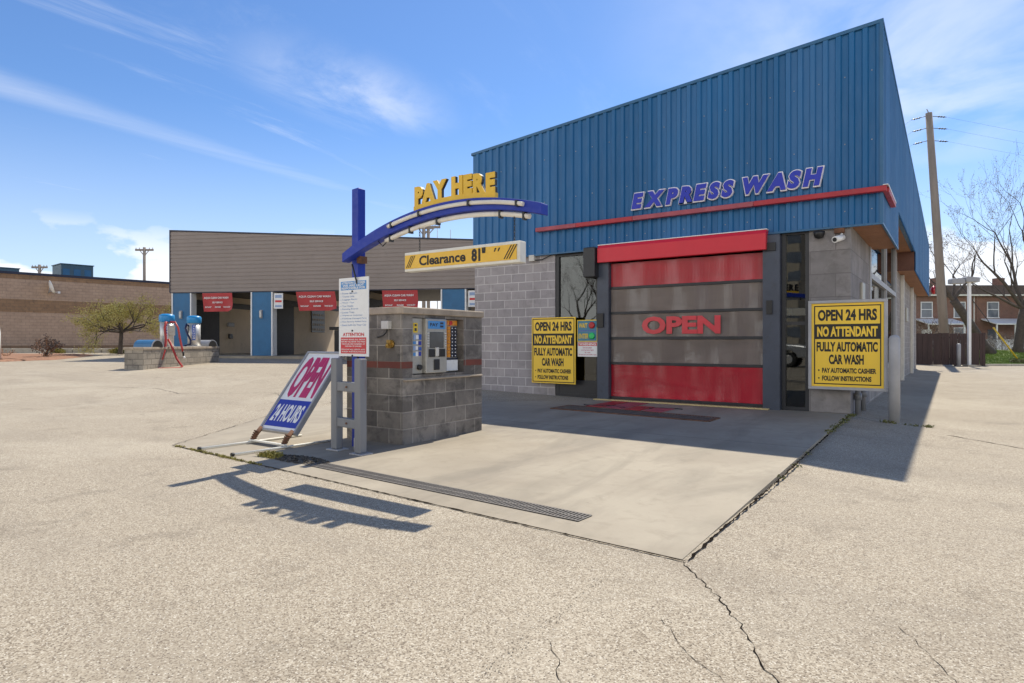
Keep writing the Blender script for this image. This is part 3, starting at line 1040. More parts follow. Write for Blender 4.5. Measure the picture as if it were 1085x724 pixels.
f = framed_pane(wash, -7.39, -6.27, 0.0, 3.25, FY + 0.02, 0.09, 'darkframe', 'glass', bars=((0.09, 0.30),))
mb = MB()
mb.box((-7.30, FY + 0.09, 2.92), (-6.36, FY + 0.10, 3.15))
mb.build('blind', 'white', f)
framed_pane(wash, -2.57, -2.11, 0.0, 3.25, FY + 0.02, 0.065, 'darkframe', 'glass', bars=((1.55, 0.06),))

# roll-up door
door = MB()
door.box((-5.98, 12.245, 0.03), (-2.88, 12.255, 0.10))
zb = [0.06, 0.79, 1.32, 1.85, 2.38, 2.93]
for z in zb[:-1]:
    door.box((-5.98, 12.205, z - 0.028), (-2.88, 12.25, z + 0.028))
dr = wp(wash, 'roll_up_door', door, 'darkframe', 0.006)
for i in range(5):
    mb = MB()
    n = 60
    for k in range(n):
        xa, xb = -5.98 + 3.1 * k / n, -5.98 + 3.1 * (k + 1) / n
        wv = lambda x, z: 12.225 + 0.010 * math.sin(x * 7 + i) + 0.006 * math.sin(x * 19 + i * 2 + z * 3)
        za, zc = zb[i] + 0.029, zb[i + 1] - 0.029
        zm = (za + zc) / 2
        vs = [(xa, wv(xa, 0), za), (xb, wv(xb, 0), za), (xb, wv(xb, 3) + .012, zm), (xa, wv(xa, 3) + .012, zm), (xb, wv(xb, 0), zc), (xa, wv(xa, 0), zc)]
        mb.geo(vs, [(0, 1, 2, 3), (3, 2, 4, 5)], 0, True)
    o = mb.build('curtain', 'vinylred' if i in (0, 4) else 'vinylclear', dr)
    o['label'] = 'red vinyl curtain strip' if i in (0, 4) else 'clear vinyl curtain strip'
mb = MB()
add_text(mb, 'OPEN', -5.27, -3.66, 1.40, 1.76, 12.196, bold=0.045, depth=0.004)
mb.build('lettering', 'vinylletter', dr)
mb = MB()
mb.box((-6.26, 12.12, -0.02), (-5.99, 12.30, 2.95))
wp(wash, 'door_track', mb, 'track', 0.008)
mb = MB()
mb.box((-2.87, 12.12, -0.02), (-2.575, 12.30, 3.2))
wp(wash, 'door_track', mb, 'track', 0.008)
for a, b in (((-6.255, 12.085, 1.55), (-6.10, 12.119, 1.85)), ((-2.80, 12.085, 1.75), (-2.70, 12.119, 2.0)), ((-2.83, 12.085, 2.9), (-2.64, 12.119, 3.05))):
    mb = MB()
    mb.box(a, b)
    wp(wash, 'door_sensor', mb, 'black', 0.005)
mb = MB()
mb.prism([(0, 0), (0.27, 0.02), (0.27, 0.37), (0.05, 0.37), (0, 0.30)], 0, 3.41, 0, Matrix(((0, 1, 0, -6.2), (1, 0, 0, 12.0), (0, 0, 1, 2.92), (0, 0, 0, 1))))
hd = wp(wash, 'door_hood', mb, 'hood', 0.01)
mb = MB()
mb.box((-6.21, 12.045, 3.291), (-2.78, 12.30, 3.306))
mb.build('hood_flashing', 'white', hd)
mb = MB()
mb.box((-6.50, 11.93, 2.62), (-6.22, 12.23, 3.26))
wp(wash, 'motor_housing', mb, 'darkframe', 0.02)
mb = MB()
mb.box((-6.30, 12.02, 0.006), (-2.75, 12.19, 0.03))
wp(wash, 'door_sill', mb, 'sill', 0.006)

# side wall fittings
mb = MB()
for a, b in ((15.2, 15.42), (19.1, 19.2), (22.3, 22.5)):
    mb.box((-1.53, a, 0.55), (-1.43, b, 4.05))
mb.box((-1.52, 15.34, 2.60), (-1.425, 22.3, 2.72))
mb.box((-1.52, 15.34, 0.55), (-1.42, 22.3, 0.66))
sw = wp(wash, 'side_window', mb, 'galv')
for a, b in ((15.42, 19.1), (19.2, 22.3)):
    g = MB()
    g.box((-1.50, a, 0.66), (-1.49, b, 4.04))
    g.build('pane', 'glassside', sw)
for y in (24.6, 30.5):
    mb = MB()
    mb.box((-1.448, y, -0.05), (-1.34, y + 0.14, 3.46 if y > 20 else 3.25))
    wp(wash, 'downspout', mb, 'plastic', 0.01)
mb = MB()
mb.box((-1.449, 13.55, 1.93), (-1.40, 13.95, 2.37))
wp(wash, 'meter_box', mb, 'steelpanel', 0.01)
mb = MB()
mb.box((-1.449, 27.3, 2.0), (-1.40, 28.2, 2.5))
wp(wash, 'meter_box', mb, 'steelpanel', 0.01)
for y, r in ((12.6, 0.045), (13.4, 0.05)):
    mb = MB()
    mb.tube([(-1.38, y, -0.1), (-1.38, y, 0.7)], r, 10)
    mb.tube([(-1.38, y, 0.22), (-1.38, y, 0.34)], r * 1.4, 10)
    wp(wash, 'wall_pipe', mb, 'greyguard')

# ------------------------------------------------------------------ EXPRESS WASH letters
es = thing('facade_sign', 'royal blue slanted EXPRESS WASH letters fixed on the blue cladding above the red band', 'sign', (-3.68, 12.15, 3.98))


def letters_on(root, text, x0, x1, zf, h, y, bold, depth, face_mat, rim_mat, shear=0.0, gap=0.10, space=0.42, rim=0.0, name='letter', rim_bold=0.03):
    g = []
    cur = 0.0
    prev = ''
    for ch in text:
        if ch == ' ':
            cur += space
            continue
        cur -= {'PA': 0.12, 'AY': 0.17, 'WA': 0.15}.get(prev + ch, 0.0)
        prev = ch
        vs, fs, w, hh = text_geo(ch, bold, 1.0, shear)
        g.append((ch, cur, w))
        cur += w + gap
    k = (x1 - x0) / (cur - gap)
    for ch, c, w in g:
        xa, xb = x0 + c * k, x0 + (c + w) * k
        z = zf((xa + xb) / 2)
        mb = MB()
        add_text(mb, ch, xa, xb, z, z + h, y, bold, depth * (0.25 if rim_mat else 1.0), shear)
        o = wp(root, name, mb, face_mat)
        if rim_mat:
            mb = MB()
            e = rim
            add_text(mb, ch, xa - e, xb + e, z - e, z + h + e, y + depth * 0.25 + 0.001, bold + rim_bold, depth * 0.75, shear)
            mb.build('letter_rim', rim_mat, o)


letters_on(es, 'EXPRESS WASH', -5.46, -1.86, lambda x: 3.985, 0.315, 12.10, 0.065, 0.08, 'faceblue', 'letterrim', shear=0.22, gap=0.06, space=0.38, rim=0.021)


# ------------------------------------------------------------------ yellow opening-hours signs
def hours_sign(label, x0, x1, z0, z1, y, framed):
    t = thing('hours_sign', label, 'sign', ((x0 + x1) / 2, y, z0), 0, 'yellow opening hours signs')
    w, h = x1 - x0, z1 - z0
    mb = MB()
    mb.box((x0, y, z0), (x1, y + 0.025, z1))
    wp(t, 'panel', mb, 'yellowsign', 0.003)
    fr = 0.055 if framed else 0.0
    if framed:
        mb = MB()
        for a, b in (((x0 - .01, y - .03, z0 - .01), (x1 + .01, y + .06, z0 + .04)), ((x0 - .01, y - .03, z1 - .04), (x1 + .01, y + .06, z1 + .01)),
                     ((x0 - .01, y - .03, z0 + .04), (x0 + .04, y + .06, z1 - .04)), ((x1 - .04, y - .03, z0 + .04), (x1 + .01, y + .06, z1 - .04))):
            mb.box(a, b)
        wp(t, 'frame', mb, 'galv', 0.006)
        for xx in (x0 + 0.3, x1 - 0.62):
            for za in (z0 + 0.2, z1 - 0.26):
                mb = MB()
                mb.box((xx, y + 0.03, za), (xx + 0.05, FY - 0.001, za + 0.06))
                wp(t, 'bracket', mb, 'galv')
    else:
        for xx in (x0 + 0.12, x0 + 0.42):
            mb = MB()
            mb.box((xx, y + 0.026, z0 + 0.2), (xx + 0.05, FY - 0.001, z1 - 0.2))
            wp(t, 'bracket', mb, 'galv')
    ax0, ax1, az0, az1 = x0 + fr + .025, x1 - fr - .025, z0 + fr + .025, z1 - fr - .025
    W, H = ax1 - ax0, az1 - az0
    yy = y - 0.002
    mb = MB()
    e = 0.018
    for a, b in (((ax0, yy, az0), (ax1, yy + .0015, az0 + e)), ((ax0, yy, az1 - e), (ax1, yy + .0015, az1)),
                 ((ax0, yy, az0 + e), (ax0 + e, yy + .0015, az1 - e)), ((ax1 - e, yy, az0 + e), (ax1, yy + .0015, az1 - e))):
        mb.box(a, b)
    q = lambda f: az1 - f * H
    mb.box((ax0 + e, yy, q(.425)), (ax1 - e, yy + .0015, q(.235)))
    wp(t, 'border', mb, 'blackmatte')
    mb = MB()
    X = lambda f: ax0 + f * W
    for body, a, b, c, d in (('OPEN 24 HRS', .06, .94, .195, .05), ('FULLY AUTOMATIC', .04, .95, .585, .46), ('CAR WASH', .23, .75, .745, .62),
                             ('PAY AUTOMATIC CASHIER', .125, .93, .855, .79), ('FOLLOW INSTRUCTIONS', .125, .86, .955, .89)):
        mb = MB()
        add_text(mb, body, X(a), X(b), q(c), q(d), yy, 0.045)
        if c > .8:
            zz, s_ = (c + d) / 2, 0.014
            mb.prism([(X(.075) + s_ * math.cos(v * .7854), q(zz) + s_ * math.sin(v * .7854)) for v in range(8)], yy, yy + 0.001)
        wp(t, 'lettering', mb, 'blackmatte')
    mb = MB()
    add_text(mb, 'NO ATTENDANT', X(.05), X(.95), q(.395), q(.265), yy - 0.002, 0.045)
    o = wp(t, 'lettering', mb, 'yellowsign')
    o['label'] = 'yellow NO ATTENDANT line on its black band'
    return t


hours_sign('yellow OPEN 24 HRS sign without a metal frame, on the wall before the left window', -7.92, -6.78, 0.31, 1.79, 12.10, False)
hours_sign('yellow OPEN 24 HRS sign in a grey metal frame at the block pier corner', -2.08, -0.90, 0.43, 1.95, 12.08, True)

# WAIT / ENTER signal board and the warning notice below it
t = thing('signal_board', 'small teal board with WAIT and ENTER words beside a red and a green round lamp', 'sign', (-6.52, 12.14, 1.24))
mb = MB()
mb.box((-6.76, 12.14, 1.245), (-6.26, 12.19, 1.72))
wp(t, 'panel', mb, 'stickeryellow', 0.004)
mb = MB()
mb.box((-6.74, 12.137, 1.495), (-6.28, 12.139, 1.70))
mb.box((-6.74, 12.137, 1.265), (-6.28, 12.139, 1.47))
wp(t, 'face', mb, 'teal')
mb = MB()
mb.box((-6.74, 12.1365, 1.472), (-6.28, 12.139, 1.493))
wp(t, 'divider', mb, 'printblue')
mb = MB()
add_text(mb, 'WAIT', -6.71, -6.50, 1.545, 1.65, 12.134, 0.03, shear=0.15)
wp(t, 'lettering', mb, 'stickeryellow')
mb = MB()
add_text(mb, 'ENTER', -6.72, -6.48, 1.315, 1.42, 12.134, 0.03, shear=0.15)
wp(t, 'lettering', mb, 'stickeryellow')
for z, mm, nm in ((1.60, 'redlamp', 'red_lamp'), (1.37, 'green', 'green_lamp')):
    mb = MB()
    mb.tube([(-6.39, 12.136, z), (-6.39, 12.11, z), (-6.39, 12.105, z)], [0.072, 0.07, 0.045], 20)
    wp(t, nm, mb, mm)
t = thing('warning_notice', 'white WARNING notice with a red heading under the teal signal board', 'sign', (-6.52, 12.15, 0.92))
mb = MB()
mb.box((-6.75, 12.15, 0.92), (-6.26, 12.16, 1.24))
wp(t, 'panel', mb, 'signwhite')
mb = MB()
mb.box((-6.73, 12.147, 1.155), (-6.28, 12.149, 1.23))
wp(t, 'heading_band', mb, 'printred')
mb = MB()
add_text(mb, 'WARNING', -6.71, -6.30, 1.165, 1.22, 12.144, 0.03)
wp(t, 'lettering', mb, 'signwhite')
mb = MB()
for body, a, b, c, d in (('Do not enter', -6.62, -6.40, 1.10, 1.135), ('until green light', -6.66, -6.35, 1.045, 1.08), ('is on', -6.57, -6.44, 1.0, 1.03), ('No pick-ups with ladder racks', -6.72, -6.29, 0.945, 0.98)):
    mb = MB()
    add_text(mb, body, a, b, c, d, 12.147, 0.01)
    wp(t, 'small_print', mb, 'magenta')

# cameras and boxes on the front wall
t = thing('security_camera', 'white bullet security camera under a rusty bracket high on the right block pier', 'camera', (-1.62, 12.25, 3.05))
mb = MB()
mb.box((-1.70, 12.18, 3.13), (-1.54, 12.249, 3.23))
wp(t, 'bracket', mb, 'rust', 0.004)
mb = MB()
mb.tube([(-1.58, 12.21, 3.12), (-1.59, 12.17, 3.06)], 0.018, 8)
mb.tube([(-1.57, 12.20, 3.05), (-1.66, 11.98, 2.99)], [0.052, 0.055], 14)
wp(t, 'camera_body', mb, 'white')
mb = MB()
mb.tube([(-1.661, 11.978, 2.989), (-1.664, 11.97, 2.987)], 0.036, 12)
wp(t, 'lens', mb, 'black')
mb = MB()
mb.lathe([(0.02, -0.13), (0.07, -0.11), (0.09, -0.05), (0.095, 0.0)], 16, 0, Matrix.Translation((-1.93, 12.15, 3.18)))
o = mb.build('dome_camera', 'black')
tag(o, 'dark dome camera under the cladding edge above the narrow window', 'camera')
t = thing('junction_box', 'small white junction box with a bent conduit under the left part of the cladding', 'box', (-7.95, 12.2, 3.1))
mb = MB()
mb.box((-8.03, 12.14, 3.10), (-7.89, 12.249, 3.24))
wp(t, 'box', mb, 'plastic', 0.006)
mb = MB()
mb.tube([(-7.89, 12.2, 3.12), (-7.70, 12.2, 3.12), (-7.45, 12.2, 3.215), (-6.6, 12.2, 3.215)], 0.012, 6)
wp(t, 'conduit', mb, 'black')

# rusty floor grate and the red guide bars in front of the door
mb = MB()
t = thing('floor_grate', 'long rusty steel floor grate across the apron before the red roll-up door', 'grate', (-4.6, 10.3, 0))
c4 = [(-6.10, 9.98), (-3.12, 9.75), (-3.12, 10.3), (-6.10, 10.66)]
mb.geo([(x, y, 0.009) for x, y in c4], [(0, 1, 2, 3)])
wp(t, 'pit', mb, 'darkframe')
mb = MB()


def strip(mb, a, b, w, z0, z1):
    d = Vector((b[0] - a[0], b[1] - a[1], 0)).normalized()
    n_ = Vector((-d.y, d.x, 0)) * w / 2
    A, B = Vector((*a, 0)), Vector((*b, 0))
    p = [A - n_, B - n_, B + n_, A + n_]
    vs = [(q.x, q.y, z0) for q in p] + [(q.x, q.y, z1) for q in p]
    mb.geo(vs, [(0, 3, 2, 1), (4, 5, 6, 7), (0, 1, 5, 4), (1, 2, 6, 5), (2, 3, 7, 6), (3, 0, 4, 7)])


for a, b in zip(c4, c4[1:] + c4[:1]):
    strip(mb, a, b, 0.06, 0.006, 0.02)
wp(t, 'frame', mb, 'rust')
mb = MB()
for k in range(1, 60):
    f_ = k / 60
    a = (c4[0][0] + (c4[1][0] - c4[0][0]) * f_, c4[0][1] + (c4[1][1] - c4[0][1]) * f_)
    b = (c4[3][0] + (c4[2][0] - c4[3][0]) * f_, c4[3][1] + (c4[2][1] - c4[3][1]) * f_)
    strip(mb, a, b, 0.018, 0.010, 0.017)
wp(t, 'bars', mb, 'grate')
for i, (xa, xb, y0, y1, mm) in enumerate(((-5.78, -5.45, 10.72, 11.95, 'redtrim'), (-5.38, -5.02, 10.66, 11.95, 'redfade'), (-4.95, -4.62, 10.62, 11.3, 'redtrim'), (-4.55, -4.20, 10.57, 11.25, 'redfade'))):
    mb = MB()
    mb.box((xa, y0, 0.007), (xb, y1, 0.016))
    o = mb.build('guide_plate', mm)
    tag(o, ('bright red floor plate nearest the left door track', 'dusky red floor plate, second from the left door track', 'short bright red floor plate in the middle of the row before the door',
            'short dusky red floor plate furthest right in the row before the door')[i], 'floor plate', 'red floor plates before the roll-up door')
mb = MB()
rr = random.Random(9)
for k in range(3):
    pts = [(-5.9 + rr.random() * 2.6, 10.75 + rr.random() * 0.5, 0.014)]
    a = rr.uniform(0, 6.3)
    for _ in range(14):
        a += rr.uniform(-0.9, 0.9)
        pts.append((pts[-1][0] + 0.06 * math.cos(a), pts[-1][1] + 0.05 * math.sin(a), 0.015))
    mb.tube(pts, 0.009, 5)
tag(mb.build('hose_scrap', 'rubber'), 'thin black hose scraps lying by the red floor plates', 'hose')


# ------------------------------------------------------------------ pay kiosk
KX0, KX1, KY0, KY1 = -6.42, -5.42, 5.45, 7.0
t = kiosk = thing('pay_kiosk', 'sooty grey block pay kiosk with a concrete cap beside the blue entrance post', 'kiosk', ((KX0 + KX1) / 2, KY0, 0))
mb = MB()
mb.box((KX0, KY0, -0.06), (KX1, KY1, 0.84))
mb.box((KX0, KY0, 0.84), (KX1, 5.62, 1.58))
mb.box((KX0, 6.60, 0.84), (KX1, KY1, 1.58))
mb.box((KX0, 5.62, 0.84), (KX1 - 0.36, 6.60, 1.58))
mb.box((KX1 - 0.36, 5.62, 1.545), (KX1 - 0.002, 6.60, 1.58))
wp(t, 'block_wall', mb, 'blockK')
mb = MB()
mb.box((KX0 - 0.05, KY0 - 0.03, 1.582), (KX1 + 0.03, KY1 + 0.02, 1.67))
wp(t, 'cap', mb, 'cap', 0.015)
mb = MB()
mb.box((KX0 + 0.002, KY0 - 0.003, 0.925), (KX1 + 0.003, KY0 + 0.05, 1.005))
mb.box((KX1 - 0.05, KY0 + 0.0502, 0.925), (KX1 + 0.003, 5.618, 1.005))
wp(t, 'brick_band', mb, 'redbrick')
mb = MB()
mb.box((KX1 - 0.05, 6.602, 0.925), (KX1 + 0.003, KY1 - 0.002, 1.005))
wp(t, 'brick_band', mb, 'redbrick')
mb = MB()
mb.box((KX1 - 0.02, KY0 + 0.01, 0.770), (KX1 + 0.035, KY1 - 0.02, 0.792))
wp(t, 'ledge', mb, 'cap', 0.008)
# machines in its niche, facing +X
t = thing('payment_machine', 'steel car wash payment machine with a screen and sticker panel in the kiosk niche', 'machine', (KX1, 5.62, 0.84), R(90))
mb = MB()
mb.box((0.01, 0.02, 0.01), (0.20, 0.30, 0.70))
mb.build('side_panel', 'steelpanel', t, 0.006)
mb = MB()
mb.box((0.205, -0.035, 0.01), (0.60, 0.30, 0.70))
mb.build('cabinet', 'steelpanel', t, 0.012)
mb = MB()
mb.box((0.24, -0.040, 0.57), (0.56, -0.034, 0.67))
mb.build('header', 'skyblueprint', t)
mb = MB()
add_text(mb, 'PAY', 0.27, 0.42, 0.60, 0.645, -0.043, 0.02)
mb.box((0.46, -0.043, 0.63), (0.52, -0.041, 0.655))
mb.box((0.46, -0.043, 0.59), (0.52, -0.041, 0.615))
mb.build('lettering', 'navy', t)
mb = MB()
mb.box((0.27, -0.042, 0.33), (0.53, -0.034, 0.53))
mb.build('screen', 'screen', t, 0.004)
for x0 in (0.222, 0.545):
    for k in range(6):
        mb = MB()
        mb.box((x0, -0.046, 0.345 + 0.032 * k), (x0 + 0.035, -0.034, 0.365 + 0.032 * k))
        mb.build('button', 'steel', t, 0.003)
mb = MB()
mb.box((0.25, -0.050, 0.215), (0.36, -0.034, 0.315))
mb.box((0.43, -0.050, 0.215), (0.55, -0.034, 0.315))
mb.build('card_reader', 'black', t, 0.006)
mb = MB()
mb.box((0.365, -0.055, 0.225), (0.425, -0.034, 0.335))
mb.build('keypad', 'plastic', t, 0.004)
mb = MB()
mb.box((0.345, -0.050, 0.05), (0.445, -0.034, 0.185))
mb.build('bill_slot', 'black', t, 0.006)
mb = MB()
mb.box((0.03, 0.015, 0.52), (0.105, 0.019, 0.64))
o = mb.build('sticker', 'stickeryellow', t)
mb = MB()
mb.box((0.05, 0.0125, 0.60), (0.085, 0.0145, 0.625))
mb.box((0.05, 0.0125, 0.54), (0.085, 0.0145, 0.575))
mb.build('sticker_mark', 'navy', t)
rr = random.Random(12)
k = 0
for zz in (0.23, 0.30, 0.37, 0.44):
    for xx in (0.03, 0.075, 0.125):
        mb = MB()
        mb.box((xx + rr.uniform(-.004, .004), 0.0155 - 0.0004 * k, zz + rr.uniform(-.01, .01)), (xx + rr.uniform(.035, .05), 0.019, zz + rr.uniform(.04, .06)))
        mb.build('sticker', ('skyblueprint', 'signwhite', 'deepblue', 'paleprint', 'signwhite', 'printblue')[k % 6], t)
        k += 1
mb = MB()
mb.tube([(0.13, 0.02, 0.09), (0.13, -0.01, 0.09)], 0.035, 14)
mb.build('lock', 'black', t)
t = thing('snack_dispenser', 'shallow dispenser of orange and navy small packs right of the payment machine', 'dispenser', (KX1, 6.23, 0.84), R(90))
mb = MB()
mb.box((0.0, 0.10, 0.01), (0.345, 0.34, 0.70))
mb.build('cabinet', 'steelpanel', t)
mb = MB()
mb.box((0.005, 0.07, 0.02), (0.335, 0.099, 0.165))
mb.build('tray_door', 'white', t, 0.005)
mb = MB()
mb.box((0.005, 0.075, 0.17), (0.335, 0.099, 0.19))
mb.build('tray_lip', 'navy', t)
cols = ['pink', 'orange', 'orange', 'navy', 'navy']
for c in range(5):
    for r_ in range(9):
        z0 = 0.20 + 0.046 * r_
        mb = MB()
        x0 = 0.010 + 0.065 * c
        mb.box((x0, 0.082 + rr.uniform(0, .006), z0), (x0 + 0.058, 0.099, z0 + 0.042))
        pk = mb.build('pack', cols[c], t, 0.003)
        if c in (0, 3, 4):
            mb = MB()
            mb.box((x0 + 0.014, 0.079, z0 + 0.012), (x0 + 0.036, 0.0815, z0 + 0.026))
            mb.build('pack_print', 'signwhite' if c > 0 else 'magenta', pk)
mb = MB()
mb.box((0.01, 0.08, 0.625), (0.33, 0.099, 0.69))
mb.build('header', 'orange', t)
mb = MB()
mb.prism([(0.03, 0.575), (0.09, 0.60), (0.13, 0.66), (0.09, 0.69), (0.05, 0.65)], 0.074, 0.079)
mb.prism([(0.17, 0.62), (0.23, 0.64), (0.22, 0.685), (0.17, 0.68)], 0.074, 0.079)
mb.build('header_mark', 'printred', t)
# fittings on the kiosk front
t = thing('outlet_box', 'white weatherproof outlet box with a drooping black cable on the kiosk front', 'box', (-5.66, KY0, 1.43))
mb = MB()
mb.box((-5.72, KY0 - 0.07, 1.40), (-5.60, KY0 - 0.001, 1.50))
wp(t, 'box', mb, 'plastic', 0.008)
mb = MB()
mb.tube([(-5.64, KY0 - 0.04, 1.40), (-5.65, KY0 - 0.05, 1.36), (-5.71, KY0 - 0.04, 1.325), (-5.80, KY0 - 0.02, 1.31), (-5.85, KY0 - 0.004, 1.30)], 0.009, 6)
wp(t, 'cable', mb, 'black')
mb = MB()
mb.tube([(-5.60, KY0 - 0.002, 1.22), (-5.60, KY0 - 0.035, 1.22)], [0.05, 0.05], 14)
mb.box((-5.635, KY0 - 0.06, 1.17), (-5.565, KY0 - 0.034, 1.27))
mb.tube([(-5.60, KY0 - 0.03, 1.22), (-5.60, KY0 - 0.08, 1.22), (-5.60, KY0 - 0.09, 1.18)], 0.018, 8)
tag(mb.build('hose_tap', 'brass'), 'brass hose tap on the kiosk front below the white outlet box', 'tap')

# ------------------------------------------------------------------ entrance arch
AY = 4.88
top_pts = [(-5.84, 2.29), (-5.68, 2.36), (-5.46, 2.45), (-5.07, 2.56), (-4.69, 2.65), (-4.45, 2.68), (-4.18, 2.69), (-3.89, 2.67), (-3.58, 2.63), (-3.27, 2.57), (-3.04, 2.51)]
bot_pts = [(-5.86, 2.18), (-5.46, 2.315), (-5.07, 2.44), (-4.69, 2.51), (-4.45, 2.54), (-4.18, 2.55), (-3.89, 2.55), (-3.58, 2.52), (-3.25, 2.455), (-3.05, 2.41)]


def smooth_curve(pts):
    """Least-squares cubic through the points (normal equations, no libraries)."""
    m = 4
    A = [[sum((p[0] + 4.4) ** (i + j) for p in pts) for j in range(m)] for i in range(m)]
    B = [sum(p[1] * (p[0] + 4.4) ** i for p in pts) for i in range(m)]
    for i in range(m):
        pv = A[i][i]
        for j in range(i + 1, m):
            f_ = A[j][i] / pv
            for k in range(m):
                A[j][k] -= f_ * A[i][k]
            B[j] -= f_ * B[i]
    c = [0] * m
    for i in range(m - 1, -1, -1):
        c[i] = (B[i] - sum(A[i][k] * c[k] for k in range(i + 1, m))) / A[i][i]
    return lambda x: sum(c[i] * (x + 4.4) ** i for i in range(m))


ftop, fbot = smooth_curve(top_pts), smooth_curve(bot_pts)
PX, PY = -5.80, 5.10
arch = thing('entrance_arch', 'royal blue post and curved arm topped by yellow PAY HERE letters before the kiosk', 'arch sign', (PX, PY, 0))
mb = MB()
hw = 0.056
mb.box((PX - hw, PY - hw, 0), (PX + hw, PY + hw, 3.055))
mb.geo([(PX - hw, PY - hw, 3.055), (PX + hw, PY - hw, 3.055), (PX + hw, PY + hw, 3.055), (PX - hw, PY + hw, 3.055), (PX, PY, 3.085)], [(0, 1, 4), (1, 2, 4), (2, 3, 4), (3, 0, 4)])
wp(arch, 'post', mb, 'blueposts', 0.006)
N = 40
X0, X1 = -5.86, -3.10
px_ = [X0 + (X1 - X0) * i / N for i in range(N + 1)]
mb = MB()
mb.prism([(x, fbot(x)) for x in px_] + [(x, ftop(x)) for x in reversed(px_)], AY + 0.02, AY + 0.135)
wp(arch, 'arch_beam', mb, 'blueposts', 0.006)
for xa, xb in ((-5.08, -4.62), (-4.60, -3.95), (-3.93, -3.29)):
    mb = MB()
    n = 14
    xx = [xa + (xb - xa) * i / n for i in range(n + 1)]
    mb.tube([(x, AY + 0.002, ftop(x) * 0.42 + fbot(x) * 0.58 + 0.02) for x in xx], 0.021, 10)
    wp(arch, 'light_tube', mb, 'tube')
for xa, xb in ((-5.18, -4.42), (-4.40, -3.26)):
    mb = MB()
    n = 14
    xx = [xa + (xb - xa) * i / n for i in range(n + 1)]
    mb.tube([(x, AY + 0.07, fbot(x) - 0.035) for x in xx], 0.025, 10)
    wp(arch, 'light_tube', mb, 'tube')
for x in (-5.02, -4.61, -3.94, -3.36):
    mb = MB()
    z = ftop(x) * 0.42 + fbot(x) * 0.58 + 0.02
    mb.box((x - 0.012, AY - 0.022, z - 0.028), (x + 0.012, AY + 0.019, z + 0.028))
    wp(arch, 'tube_clip', mb, 'black')
for x in (-5.10, -4.80, -4.41, -3.60, -3.32):
    mb = MB()
    z = fbot(x)
    mb.box((x - 0.012, AY + 0.045, z - 0.075), (x + 0.012, AY + 0.10, z - 0.001))
    wp(arch, 'tube_clip', mb, 'black')
mb = MB()
mb.box((PX + hw, AY + 0.14, 2.17), (PX + hw + 0.07, AY + 0.24, 2.25))
wp(arch, 'bracket', mb, 'rust')
mb = MB()
mb.tube([(PX + 0.07, AY + 0.06, 2.15), (PX + 0.065, 5.03, 1.9), (PX + 0.062, 5.035, 1.0)], 0.010, 6)
mb.tube([(-5.30, AY + 0.07, fbot(-5.30)), (-5.22, AY + 0.06, fbot(-5.30) - 0.06), (-5.10, AY + 0.07, fbot(-5.10) - 0.02)], 0.006, 5)
wp(arch, 'cable', mb, 'black')
# letters: a strip that follows the arm, and each letter standing on it
mb = MB()
xx = [-4.735 + 1.085 * i / 20 for i in range(21)]
mb.prism([(x, ftop(x) + 0.002) for x in xx] + [(x, ftop(x) + 0.055) for x in reversed(xx)], AY + 0.045, AY + 0.095)
wp(arch, 'letter_strip', mb, 'yellowletter')
mb = MB()
letters_on(arch, 'PAY HERE', -4.725, -3.655, lambda x: ftop(x) + 0.05, 0.20, AY + 0.046, 0.07, 0.045, 'yellowletter', 'black', gap=0.05, space=0.28, rim=0.0, rim_bold=0.0)

# clearance bar hanging from the arm
cb = thing('clearance_bar', 'yellow and white Clearance 81 inch bar hanging on two chains below the blue arm', 'sign', (-4.06, AY, 1.99))
CXA, CXB, CZ0, CZ1 = -4.83, -3.33, 1.995, 2.20
mb = MB()
mb.box((CXA, AY + 0.005, CZ0), (CXB, AY + 0.11, CZ1))
wp(cb, 'housing', mb, 'cream', 0.008)
mb = MB()
mb.box((CXA + 0.012, AY - 0.001, CZ0 + 0.03), (CXB - 0.035, AY + 0.004, CZ1 - 0.03))
wp(cb, 'face', mb, 'amber')
mb = MB()
yy = AY - 0.003
add_text(mb, 'Clearance', -4.61, -3.98, CZ0 + 0.052, CZ1 - 0.05, yy, 0.03)
wp(cb, 'lettering', mb, 'blackmatte')
mb = MB()
add_text(mb, '81"', -3.905, -3.73, CZ0 + 0.042, CZ1 - 0.032, yy, 0.05)
wp(cb, 'lettering', mb, 'blackmatte')
mb = MB()
for x in (-3.63, -3.585):
    mb.prism([(x, 2.115), (x + 0.012, 2.115), (x + 0.033, 2.150), (x + 0.013, 2.150)], yy, yy + 0.001)
wp(cb, 'inch_marks', mb, 'blackmatte')
mb = MB()
for x in (-4.80, -4.775, -4.75):
    mb.prism([(x, CZ0 + 0.04), (x + 0.011, CZ0 + 0.04), (x + 0.085, CZ1 - 0.04), (x + 0.074, CZ1 - 0.04)], yy, yy + 0.001)
wp(cb, 'slash_marks', mb, 'blackmatte')
mb = MB()
for x in (-3.515, -3.485, -3.455):
    mb.prism([(x, CZ0 + 0.04), (x + 0.013, CZ0 + 0.04), (x + 0.10, CZ1 - 0.035), (x + 0.087, CZ1 - 0.035)], yy, yy + 0.001)
wp(cb, 'slash_marks', mb, 'blackmatte')
for x in (-4.66, -3.43):
    mb = MB()
    z = CZ1
    zt = fbot(x) - 0.01
    n = int((zt - z) / 0.028)
    for k in range(n):
        zc = z + (zt - z) * (k + 0.5) / n
        ring = []
        for q in range(9):
            a = 2 * math.pi * q / 8
            u, w = math.cos(a) * 0.008, math.sin(a) * 0.02
            ring.append((x + (u if k % 2 else 0), AY + 0.06 + (0 if k % 2 else u), zc + w))
        mb.tube(ring, 0.003, 4, caps=False)
    wp(cb, 'chain', mb, 'black')

